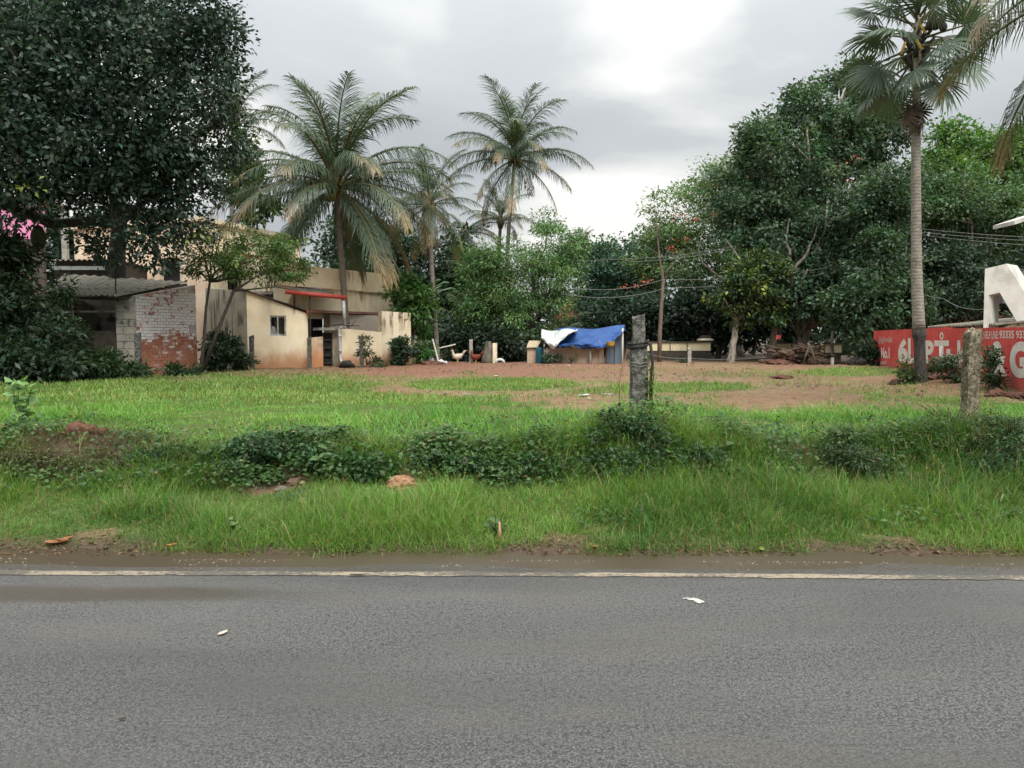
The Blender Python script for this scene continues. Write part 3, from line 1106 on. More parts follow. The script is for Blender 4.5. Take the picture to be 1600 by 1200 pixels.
    tag(o, 'dark broad-leaved creeping weeds along the foot of the field bank', 'weeds', kind='stuff')
    # clods and crumbs of soil lying on the bare field
    X, Y = scatter(r, 9000, -14, 16, 11, 30, lambda X, Y: (1 - grass_mask(X, Y)) * sm(.4, .7, fbm(X * .9, Y * .6, 120)) * (np.abs(X) < .70 * Y + 1.0))
    n = len(X)
    q = np.array([[1, 0, 0], [-.5, .87, 0], [-.5, -.87, 0], [0, 0, .8]])
    sz = (.018 + .05 * r.uniform(size=n) ** 3)[:, None, None] * r.uniform(.6, 1.4, (n, 4, 3))
    V = np.stack([X, Y, gz(X, Y)], 1)[:, None, :] + q[None] * sz
    b4 = np.arange(n)[:, None] * 4
    lp = np.concatenate([b4 + i for i in (0, 1, 3, 1, 2, 3, 2, 0, 3)], 1).ravel()
    cc = np.repeat(np.array([.19, .10, .062]) * r.uniform(.35, 1.4, (n, 1)), 4, axis=0)
    o = link('soil_clods', big_mesh('soil_clods', V.reshape(-1, 3), lp, np.full(3 * n, 3), cc), LEAF)
    tag(o, 'crumbs and clods of brown soil strewn over the bare field', 'soil', kind='stuff')
    # grit washed to the edge of the asphalt
    X = r.uniform(-6, 6, 5200)
    Y = 5.26 - .37 * r.uniform(size=5200) ** 2.2 - .015 * X
    kk = sm(.35, .65, vn(X * 1.7, Y * 5, 150)) > r.uniform(size=5200)
    X, Y = X[kk], Y[kk]
    n = len(X)
    sz = (.0025 + .009 * r.uniform(size=n) ** 3)[:, None, None] * r.uniform(.6, 1.4, (n, 4, 3))
    V = np.stack([X, Y, np.full(n, -.004) - .012 * sm(4.9, 5.2, Y + .015 * X)], 1)[:, None, :] + q[None] * sz
    b4 = np.arange(n)[:, None] * 4
    lp = np.concatenate([b4 + i for i in (0, 1, 3, 1, 2, 3, 2, 0, 3)], 1).ravel()
    cc = np.repeat(np.array([.16, .125, .09]) * r.uniform(.4, 1.7, (n, 1)), 4, axis=0)
    o = link('road_grit', big_mesh('road_grit', V.reshape(-1, 3), lp, np.full(3 * n, 3), cc), LEAF)
    tag(o, 'fine brown grit scattered along the edge of the asphalt', 'grit', kind='stuff')
    # leaf litter in the gutter
    X, Y = scatter(r, 5000, -6, 6, 5.38, 5.95, lambda X, Y: sm(.35, .6, vn(X * 2, Y * 3, 111)) * sm(6.0, 5.6, Y))
    n = len(X)
    P = np.stack([X, Y, np.maximum(gz(X, Y), -.016) + .006], 1)
    ax = norm(np.stack([r.normal(size=n), r.normal(size=n), r.normal(size=n) * .1], 1))
    nor = norm(np.stack([r.normal(size=n) * .3, r.normal(size=n) * .3, np.ones(n)], 1))
    ln = r.uniform(.015, .06, n)
    cc = np.array([.14, .085, .045]) * r.uniform(.3, 1.7, (n, 1))
    V, c = leaf_quads(r, P, ax, nor, ln, ln * r.uniform(.15, .5, n), cc)
    o = link('leaf_litter', big_mesh('leaf_litter', V, np.arange(len(V)), np.full(n, 4), c), LEAF)
    tag(o, 'brown leaf litter and twigs washed up along the muddy gutter', 'leaf litter', kind='stuff')


build_grass()

# ------------------------------------------------------------------ buildings
def XY(px, D, py=500):
    p = at(px, py, D)
    return Vector((p.x, p.y))


def zat(py, D):
    return at(800, py, D).z


def corrugated(mb, a, b, c, d, pitch=.15, amp=.028, thick=.012, rows=6, mi=0):
    """sheet with corrugations running from edge a-b (eave) to edge d-c (back)"""
    a, b, c, d = map(Vector, (a, b, c, d))
    n = max(8, int((b - a).length / pitch * 6))
    V, F = [], []
    up = (b - a).cross(d - a).normalized()
    if up.z < 0:
        up = -up
    for lay in (0, 1):
        for j in range(rows + 1):
            for i in range(n + 1):
                s, t = i / n, j / rows
                p = (a.lerp(b, s)).lerp(d.lerp(c, s), t)
                V.append(p + up * (amp * math.sin(2 * math.pi * s * (b - a).length / pitch) - lay * thick + .006 * math.sin(7 * t + 3 * s)))
    st = (rows + 1) * (n + 1)
    for lay in (0, 1):
        for j in range(rows):
            for i in range(n):
                q = lay * st + j * (n + 1) + i
                f = (q, q + 1, q + n + 2, q + n + 1)
                F.append(f if lay == 0 else f[::-1])
    for i in range(n):
        F.append((i, st + i, st + i + 1, i + 1))
    for j in range(rows):
        q = j * (n + 1)
        F.append((q, q + n + 1, st + q + n + 1, st + q))
        q += n
        F.append((q, st + q, st + q + n + 1, q + n + 1))
    mb.add(V, F, mi)


def build_shed():
    G = .44
    pa, pb = XY(213, 21.0), XY(307, 23.0)
    loc = (pa.x, pa.y, G)
    t = thing('brick_shed', loc, 'old brick shed with sagging corrugated roof and whitewashed wall under the dark tree', 'shed')
    # brick wall: mortar core behind single bricks
    L = (pb - pa).length
    d = (pb - pa) / L
    nrm = Vector((-d.y, d.x))
    top = lambda s: 2.62 + .42 * min(1, s / (L * .75))
    core = MB()
    core.wall(pa + nrm * .012, pb + nrm * .012, .2, G - .2, top(0), top(L))
    w = core.build('mortar_wall', noisy('lime_mortar', (.30, .27, .25), (.44, .41, .38), 9, .95, .5, c3=(.26, .12, .08), s3=2), t)
    bm = MB()
    bl, bh = .205, .085
    e = .006
    V = [(0, 0, 0), (bl - .014, 0, 0), (bl - .014, .05, 0), (0, .05, 0), (0, 0, bh - .013), (bl - .014, 0, bh - .013), (bl - .014, .05, bh - .013), (0, .05, bh - .013)]
    bm.add([(x, y - 0.0, z) for x, y, z in V], [(0, 1, 5, 4), (1, 2, 6, 5), (3, 0, 4, 7), (4, 5, 6, 7), (0, 3, 2, 1)])
    me = bm.mesh('brick')
    BRICK = brick_mat()
    me.materials.append(BRICK)
    ang = math.atan2(d.y, d.x)
    row = 0
    z = G - .02
    cnt = 0
    while z < 3.1 and cnt < 300:
        s = -.1 if row % 2 else 0.0
        while s < L - .02:
            s0 = max(s, 0)
            if z + bh < top(s0) and cnt < 300 and s0 + .06 < L and not (1.75 < s0 < 2.2 and 1.55 < z < 1.78):
                b = bpy.data.objects.new('brick', me)
                COL.objects.link(b)
                b.parent = w
                sx = (min(s + bl, L) - s0) / bl
                p = pa + d * s0 - nrm * rnd.uniform(.004, .014)
                b.location = (p.x - loc[0], p.y - loc[1], z - G + rnd.uniform(-.002, .002))
                b.rotation_euler = (0, 0, ang + rnd.uniform(-.02, .02))
                b.scale = (sx, 1, 1)
                cnt += 1
            s += bl
        z += bh
        row += 1
    # pillar of concrete blocks left of the brick wall
    qa = XY(181, 21.0)
    wd = (pa - qa).length - .02
    z = G - .05
    k = 0
    while z < 2.25:
        cells = [(0, .62), (.64, 1)] if k % 2 else [(0, .36), (.38, 1)]
        for c0, c1 in cells:
            o = MB()
            x0, x1 = qa.x + c0 * wd, qa.x + c1 * wd
            jy = rnd.uniform(0, .02)
            o.box(((x0 + x1) / 2, 21.1 + jy, z + .095), (x1 - x0, .2, .188))
            o.build('block', BLOCKM, t)
        z += .2
        k += 1
    o = MB()
    o.box(((qa.x + pa.x) / 2, 21.11, 2.42), (wd + .01, .17, .30))
    o.build('pillar_head', BLOCKM, t)
    l0 = XY(60, 21.0)
    o = MB()
    o.box(((l0.x + qa.x) / 2 - .02, 21.12, 2.2), (qa.x - l0.x - .05, .1, .05))
    o.build('lintel', CONC, t)
    o = MB()
    o.wall((l0.x - .2, 23.4), (qa.x + .6, 23.4), .15, G - .1, 3.0)
    o.wall((l0.x - .2, 23.38), (l0.x - .2, 21.0), .15, G - .1, 2.6)
    o.build('inner_wall', BLOCKM, t)
    o = MB()
    o.box(((qa.x + l0.x) / 2 + .35, 21.25, 1.05), (1.5, .12, 1.25))
    o.build('low_wall', BROWNW, t)
    # roof
    ro = MB()
    corrugated(ro, at(70, 459, 20.3), at(182, 462, 20.3), at(292, 440, 24.2), at(100, 428, 24.6), .146, .02)
    ro.build('roof', ASB, t)
    bo = MB()
    a, b = at(182, 462, 20.42), at(292, 440, 24.2)
    bo.tube([a + Vector((-.03, .1, -.1)), b + Vector((-.03, 0, -.1))], .05, 6)
    bo.tube([at(72, 459, 20.5) + Vector((0, 0, -.09)), at(180, 462, 20.5) + Vector((0, 0, -.09))], .05, 6)
    bo.build('rafter', DARKW, t)
    o = MB()
    o.tube([at(181, 460, 20.6), at(180.5, 428, 20.6)], .018, 6)
    o.build('roof_pipe', RUST, t)
    # taller shed behind with a flat dark roof
    l1, r1 = at(72, 409, 24.9), at(181, 407, 24.9)
    t2 = thing('dark_shed', ((l1.x + r1.x) / 2, 26, G), 'low dark shed with flat corrugated roof behind the brick shed', 'shed')
    o = MB()
    corrugated(o, (l1.x, 24.9, 3.96), (r1.x, 24.9, 3.98), (r1.x - .6, 28.6, 4.0), (l1.x - .4, 28.6, 3.98), .17, .03)
    o.build('roof', ASB, t2)
    o = MB()
    o.box(((l1.x + r1.x) / 2, 25.0, 3.72), (r1.x - l1.x - .3, .05, .12))
    o.build('fascia', PVC, t2)
    o = MB()
    o.wall((l1.x + .1, 25.2), (r1.x - .1, 25.2), .15, G - .1, 3.9)
    o.wall((r1.x - .1, 25.36), (r1.x - .7, 28.5), .15, G - .1, 3.92)
    o.build('wall', BROWNW, t2)


def build_house():
    G = .46
    # main cream house, two storeys, seen from its corner
    P0, P1, P2 = XY(120, 30.2), XY(322, 28.0), XY(472, 34.0)
    P3 = P0 + (P2 - P1)
    t = thing('cream_house', (P1.x, P1.y, G), 'two-storey cream house with flat parapet roof behind the dark tree', 'house')
    ztop = zat(346, 28.0)
    L01, L12 = (P1 - P0).length, (P2 - P1).length
    mb = MB()
    mb.wall_holes(P0, P1, .25, G - .2, ztop, ztop, [(L01 * .27, L01 * .40, 3.1, 4.3), (L01 * .66, L01 * .82, 3.2, 4.4)])
    mb.build('front_wall', PEACH, t)
    mb = MB()
    nn = Vector((-(P2 - P1).y, (P2 - P1).x)).normalized() * .25
    mb.wall_holes(P1 + (P2 - P1).normalized() * .26, P2, .25, G - .2, ztop, ztop, [(1.0, 1.9, 3.2, 4.4), (4.0, 5.0, 3.2, 4.4)])
    mb.build('side_wall', CREAM_UP, t)
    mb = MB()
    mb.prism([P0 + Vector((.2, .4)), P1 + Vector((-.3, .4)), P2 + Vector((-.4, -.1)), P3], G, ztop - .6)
    mb.build('core', DARKM, t)  # near-black filling paints the unlit rooms behind the window holes
    mb = MB()
    dd = (P2 - P1).normalized()
    out = Vector((dd.y, -dd.x))
    mb.wall(P1 + out * .12 - dd * .1, P2 + out * .12, .5, ztop + .003, ztop + .16)
    d0 = (P1 - P0).normalized()
    mb.wall(P0 + Vector((d0.y, -d0.x)) * .12, P1 + Vector((d0.y, -d0.x)) * .12 - d0 * .35, .5, ztop + .003, ztop + .16)
    mb.build('parapet_coping', CREAM_UP, t)
    for k, (s, zz_) in enumerate(((.5, 4.55), (3.5, 4.55))):
        mb = MB()
        p = P1 + dd * s
        mb.wall(p + out * .5, p + dd * 2.0 + out * .5, .5, zz_, zz_ + .07)
        o = mb.build('sunshade', CREAM_UP, t)
        mb = MB()
        mb.wall(p + out * .53, p + dd * 2.0 + out * .53, .028, zz_ - .01, zz_ + .085)
        mb.build('sunshade_edge', REDP, o)
    for s0, s1, za, zb in ((1.26, 2.16, 3.2, 4.4), (4.26, 5.26, 3.2, 4.4)):
        mb = MB()
        a, b = P1 + dd * s0, P1 + dd * s1
        for q in (.0, .33, .66, 1.0):
            c = a.lerp(b, q) - out * .12
            mb.box((c.x, c.y, (za + zb) / 2), (.05, .05, zb - za), math.atan2(dd.y, dd.x))
        mb.build('window_frame', DARKW, t)

    # single-storey terrace block in front of it, receding to the right
    Q0, Q1 = XY(436, 26.0), XY(614, 31.2)
    t2 = thing('terrace_block', (Q1.x, Q1.y, G), 'single-storey cream wing with stained parapet beside the leaning palm trunk', 'house')
    dq = (Q1 - Q0).normalized()
    oq = Vector((dq.y, -dq.x))
    LQ = (Q1 - Q0).length
    zt = zat(415, 26.9)
    mb = MB()
    mb.wall_holes(Q0, Q1, .25, G - .2, zt - .75, zt - .75, [(1.2, 2.35, G - .2, 2.15)])
    mb.wall(Q1 - oq * .001 + dq * .002, Q1 - oq * 3.2 + dq * .002, .25, G - .2, zt - .75)
    mb.build('wall', CREAM, t2)
    mb = MB()
    mb.wall(Q0 + oq * .14 - dq * .1, Q1 + oq * .14 + dq * .16, .18, zt - .74, zt)
    mb.wall(Q1 + dq * .16 - oq * .05, Q1 + dq * .16 - oq * 3.2, .18, zt - .74, zt - .001)
    mb.build('parapet', plastered('parapet_plaster', (.60, .48, .31), (.70, .60, .43), mould=.9, mould_top=(zt - .6, zt + .05), splash_top=-5), t2)
    mb = MB()
    mb.prism([Q0 - oq * .3, Q1 - oq * .3, Q1 - oq * 3.1, Q0 - oq * 3.1], 2.95, 3.05)
    mb.build('roof_slab', CONC, t2)
    mb = MB()
    mb.wall(Q0 + dq * .6 + oq * .75, Q1 + oq * .75 - dq * .1, .75, 2.33, 2.42)
    sl = mb.build('sunshade', noisy('brown_slab', (.16, .085, .065), (.25, .14, .11), 4, .9, .3), t2)
    mb = MB()
    mb.wall(Q0 + dq * 1.3 - oq * .3, Q0 + dq * 2.35 - oq * .3, .05, G - .1, 2.15)
    mb.build('door', DARKM, t2)
    mb = MB()
    c = Q1 + dq * .25 + oq * .1
    mb.box((c.x + .25, c.y + .2, 2.75), (.7, .5, .06))
    mb.box((c.x + .45, c.y + .3, 2.45), (.25, .3, .54))
    mb.build('corner_ledge', CREAM_GREY, t2)

    # outhouse with a small barred window, roof falling to the right
    A, B, C = XY(322, 27.4), XY(386, 25.0), XY(481, 25.9)
    t3 = thing('outhouse', (B.x, B.y, G), 'small cream outhouse with sloping roof and little barred window', 'outhouse')
    zB, zC, zA = zat(455, 25.0), zat(490, 25.9), zat(450, 27.4)
    L = (C - B).length
    db = (C - B) / L
    nb = Vector((-db.y, db.x))
    win = (L * .365, L * .635, zat(525, 25.4), zat(493, 25.4))
    mb = MB()
    mb.wall_holes(B, C, .18, G - .2, zB, zC, [win])
    mb.build('front_wall', CREAM, t3)
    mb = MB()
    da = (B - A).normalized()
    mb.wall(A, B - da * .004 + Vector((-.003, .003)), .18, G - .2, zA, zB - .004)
    mb.build('side_wall', CREAM_GREY, t3)  # side face's shade put into a greyer copy of the cream plaster
    mb = MB()
    mb.wall(C + nb * .19 - db * .002, C + nb * 2.4 - db * .002, .18, G - .2, zC - .01)
    mb.build('right_wall', CREAM, t3)
    mb = MB()
    corrugated(mb, Vector((*(C - nb * .12 + db * .12), zC + .05)), Vector((*(C + nb * 2.6 + db * .12), zC + .05)), Vector((*(B + nb * 2.6 - db * .15), zB + .07)), Vector((*(B - nb * .12 - db * .15), zB + .07)), .15, .022)
    mb.build('roof', noisy('dark_roof_sheet', (.05, .04, .035), (.11, .085, .07), 4, .9, .4, c3=(.13, .05, .04), s3=2), t3)
    wf = MB()
    a, b = B + db * win[0] + nb * .07, B + db * win[1] + nb * .07
    zm = (win[2] + win[3]) / 2
    hh = win[3] - win[2]
    an = math.atan2(db.y, db.x)
    for q, wdt in ((.04, .05), (.5, .04), (.96, .05)):
        p = a.lerp(b, q)
        wf.box((p.x, p.y, zm), (wdt, .05, hh - .006), an)
    for zz_ in (win[2] + .03, win[3] - .03):
        p = a.lerp(b, .5) + nb * .003
        wf.box((p.x, p.y, zz_), ((b - a).length - .01, .045, .05), an)
    wfo = wf.build('window_frame', PVC, t3)
    for q in (.14, .22, .30, .38, .46, .58, .66, .74, .82, .9):
        p = a.lerp(b, q) + nb * .03
        m2 = MB()
        m2.tube([(p.x, p.y, win[2] + .02), (p.x, p.y, win[3] - .02)], .007, 5)
        m2.build('window_bar', DARKM, wfo)
    p = a.lerp(b, .27) + nb * .05
    m2 = MB()
    V, F = [], []
    for j in range(7):
        for i in range(7):
            s = i / 6
            w_ = .11 * (1 - .35 * j / 6)
            V.append((p.x + (s - .5) * 2 * w_ * db.x, p.y + (s - .5) * 2 * w_ * db.y - .02 * math.sin(s * 9 + j), win[2] + .03 + .28 * j / 6 + .02 * math.sin(s * 6)))
    for j in range(6):
        for i in range(6):
            F.append((j * 7 + i, j * 7 + i + 1, j * 7 + i + 8, j * 7 + i + 7))
    m2.add(V, F).build('white_curtain', WHITEP, t3, True)
    m2 = MB()
    p = a.lerp(b, .5) + nb * .6
    m2.wall(B + nb * .9 + db * .2, C + nb * .9 - db * .1, .05, G, 2.2)
    m2.build('dark_window_backing', DARKM, t3)  # near-black sheet painting the unlit room behind the bars

    # yard wall to the right: low length, then a high mouldy length
    R0, R1, R2 = XY(533, 26.4), XY(596, 27.6), XY(642, 28.5)
    t4 = thing('yard_wall', (R1.x, R1.y, G), 'mould-streaked cream yard wall with a stepped top right of the doorway', 'wall')
    mb = MB()
    mb.wall(R0, R1, .2, G - .2, zat(513, 26.5), zat(519, 27.5))
    mb.build('low_wall', CREAM, t4)
    mb = MB()
    dr = (R2 - R1).normalized()
    mb.wall(R1 + dr * .002 - Vector((-dr.y, dr.x)) * .003, R2, .22, G - .2, zat(486, 27.6), zat(489, 28.5))
    mb.wall(R2 - dr * .22 + Vector((-dr.y, dr.x)) * .222, R2 - dr * .22 + Vector((-dr.y, dr.x)) * 1.8, .22, G - .2, zat(489, 28.5) - .004)
    mb.build('high_wall', CREAM_MOULD, t4)
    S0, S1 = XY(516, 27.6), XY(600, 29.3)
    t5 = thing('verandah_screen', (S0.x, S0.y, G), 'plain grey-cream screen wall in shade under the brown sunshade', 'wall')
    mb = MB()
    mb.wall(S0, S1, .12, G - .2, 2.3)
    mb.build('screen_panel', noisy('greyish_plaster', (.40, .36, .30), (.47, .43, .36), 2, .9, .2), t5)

    # doorway: stub wall, lintel slab, slatted wooden door
    U0, U1 = XY(482, 25.7), XY(504, 25.9)
    t6 = thing('stub_wall', (U0.x, U0.y, G), 'broken low stub of stained wall at the left of the doorway', 'wall')
    mb = MB()
    mb.wall(U0, U1, .2, G - .2, zat(528, 25.7), zat(526, 25.9))
    mb.build('wall', plastered('stub_plaster', (.50, .36, .24), (.60, .46, .33), mould=.95, mould_top=(.9, 1.5), splash_top=1.35), t6)
    W0, W1 = XY(504.5, 26.8), XY(518, 26.9)
    t7 = thing('wooden_door', (W0.x, W0.y, G), 'dark slatted wooden door standing in the doorway between the cream walls', 'door')
    mb = MB()
    for q in (0, 1):
        p = W0.lerp(W1, q)
        mb.box((p.x, p.y, 1.0), (.05, .06, 1.3))
    mb.build('door_frame', DARKW, t7)
    mb = MB()
    p = W0.lerp(W1, .5)
    mb.box((p.x, p.y + .06, 1.0), ((W1 - W0).length, .02, 1.28))
    dp = mb.build('door_panel', DARKM, t7)
    for k in range(4):
        mb = MB()
        mb.box((p.x, p.y - .002, .58 + k * .27), ((W1 - W0).length - .052, .04, .06))
        mb.build('door_slat', DARKW, dp)
    Y0, Y1 = XY(517, 26.9), XY(534, 26.75)
    t8 = thing('door_pier', (Y0.x, Y0.y, G), 'narrow cream pier carrying a grey slab right of the slatted door', 'wall')
    mb = MB()
    mb.wall(Y0, Y1, .2, G - .2, 1.72)
    mb.build('pier', CREAM_GREY, t8)
    mb = MB()
    s0, s1 = XY(489, 26.6), XY(537, 26.55)
    mb.wall(s0, s1, .5, 1.724, 1.82)
    mb.build('slab', CONC, t8)
    # sticks and a tub kept on the slab
    for k, (x0, x1, dz, lab) in enumerate(((505, 532, .05, 'grey stick lying longest across the slab over the door'), (540, 562, .02, 'short forked stick on top of the low yard wall'), (520, 548, .09, 'dark stick jutting right from the slab over the door'))):
        mb = MB()
        a, b = at(x0, 513, 26.62), at(x1, 511, 26.62)
        a.z = (1.86 if k != 1 else 1.86) + dz * .3
        b.z = a.z + dz
        mb.tube(wob(a, b, 4, .03, rnd), [.025, .022, .02, .016, .012], 6)
        if k == 1:
            mb.tube([a.lerp(b, .4), a.lerp(b, .75) + Vector((0, 0, .2))], [.014, .008], 5)
        tag(mb.build('stick', DARKW, None, True, tuple(a)), lab, 'stick')
    # canopy with red gutter and pvc downpipes
    c0, c1 = at(446, 456, 25.2), at(541, 465, 26.1)
    t9 = thing('porch_canopy', (c1.x, c1.y, G), 'thin porch canopy with red gutter pipe above the doorway', 'canopy')
    mb = MB()
    mb.tube([c0, c1], .075, 10)
    mb.build('red_gutter', REDP, t9, True)
    mb = MB()
    corrugated(mb, c0 + Vector((0, .08, .06)), c1 + Vector((-.5, .08, .06)), c1 + Vector((-.8, 1.9, .3)), c0 + Vector((-.1, 1.9, .3)), .12, .02)
    mb.build('roof', ASB, t9)
    for px in (460, 484):
        mb = MB()
        D = 25.6
        p = at(px, 465, D)
        mb.tube([(p.x, p.y, G - .1 if px > 470 else 2.4), (p.x, p.y, c0.z - .05)], .03, 8)
        mb.build('post', RUST, t9, True)
    mb = MB()
    p = at(536.5, 470, 26.1)
    q = at(539, 509, 26.1)
    mb.tube([p, q], .055, 10)
    mb.build('downpipe', PVC, t9, True)
    tp = thing('drain_pipe', (R0.x, 26.2, G), 'white drain pipe bending outward at the foot of the yard wall', 'pipe')
    mb = MB()
    q = at(531, 513, 26.2)
    f = at(532, 560, 26.2)
    mb.tube([q + Vector((.18, .1, .03)), q + Vector((.06, 0, .03)), q, f, f + Vector((.03, -.03, -.1)), f + Vector((.1, -.06, -.17)), f + Vector((.22, -.1, -.2))], .05, 10)
    pp = mb.build('pipe', PVC, tp, True)
    for zc in (.75, .25):
        mb = MB()
        p = f.lerp(q, zc)
        mb.tube([p + Vector((0, 0, -.04)), p + Vector((0, 0, .04))], .06, 10)
        mb.build('collar', PVC, pp, True)
    # small heap of junk at the pipe's foot
    p = gpos(541, 25.4)
    mb = MB()
    mb.tube([p + Vector((-.25, 0, .02)), p + Vector((-.1, .02, .12)), p + Vector((.1, 0, .14)), p + Vector((.3, .03, .04))], [.03, .12, .13, .03], 8)
    tag(mb.build('black_bundle', RUST, None, True, tuple(p)), 'dark bundle lying at the end of the drain pipe', 'bundle')
    mb = MB()
    mb.prism([(p.x - .16, p.y - .02), (p.x + .2, p.y - .02), (p.x + .24, p.y + .2), (p.x - .12, p.y + .2)], p.z + .17, p.z + .19)
    tag(mb.build('pale_tile', PAPER, None, False, tuple(p)), 'pale flat tile lying on the dark bundle by the pipe', 'tile')
    # clay pot plant on the outhouse corner
    p = at(483, 489, 25.75)
    mb = MB()
    mb.tube([p + Vector((0, 0, -.09)), p + Vector((0, 0, .05)), p + Vector((0, 0, .07))], [.055, .085, .09], 10)
    tag(mb.build('clay_pot', noisy('terracotta', (.45, .13, .05), (.55, .2, .08), 9, .8, .2), None, True, tuple(p)), 'small orange clay pot at the low corner of the outhouse roof', 'pot')

    # pink house far left and a concrete pole
    a, b = XY(-160, 33), XY(72, 34)
    t10 = thing('pink_house', (a.x, a.y, G), 'bright pink house wall glimpsed at the left edge through the foliage', 'house')
    mb = MB()
    zs_ = zat(374, 34)
    mb.wall_holes(a, b, .3, zs_, zat(312, 34), zat(315, 34), [(2.0, 3.1, zs_ + .3, zs_ + 1.1)])
    mb.build('upper_wall', PINK, t10)
    mb = MB()
    mb.wall(a + Vector((.02, .03)), b + Vector((-.02, .03)), .25, G - .2, zs_ - .003)
    mb.build('lower_wall', BROWNW, t10)
    for k in range(5):
        mb = MB()
        p = a.lerp(b, .52 + k * .1)
        mb.box((p.x, p.y - .02, (zs_ + zat(316, 34)) / 2), (.03, .03, zat(316, 34) - zs_ - .02), .04)
        mb.build('wall_batten', PINK, t10)
    mb = MB()
    mb.wall(a + Vector((-.2, -.3)), b + Vector((.2, -.3)), 3, zat(312, 34) + .02, zat(312, 34) + .14)
    mb.build('roof_slab', CREAM_UP, t10)
    p = XY(104, 29.2)
    mb = MB()
    mb.prism([(p.x - .09, 29.2), (p.x + .09, 29.2), (p.x + .09, 29.38), (p.x - .09, 29.38)], G - .2, zat(330, 29.2))
    tag(mb.build('concrete_pole', CONC, None, False, (p.x, 29.2, G)), 'square grey concrete pole rising behind the dark shed roof', 'pole')


build_shed()
build_house()


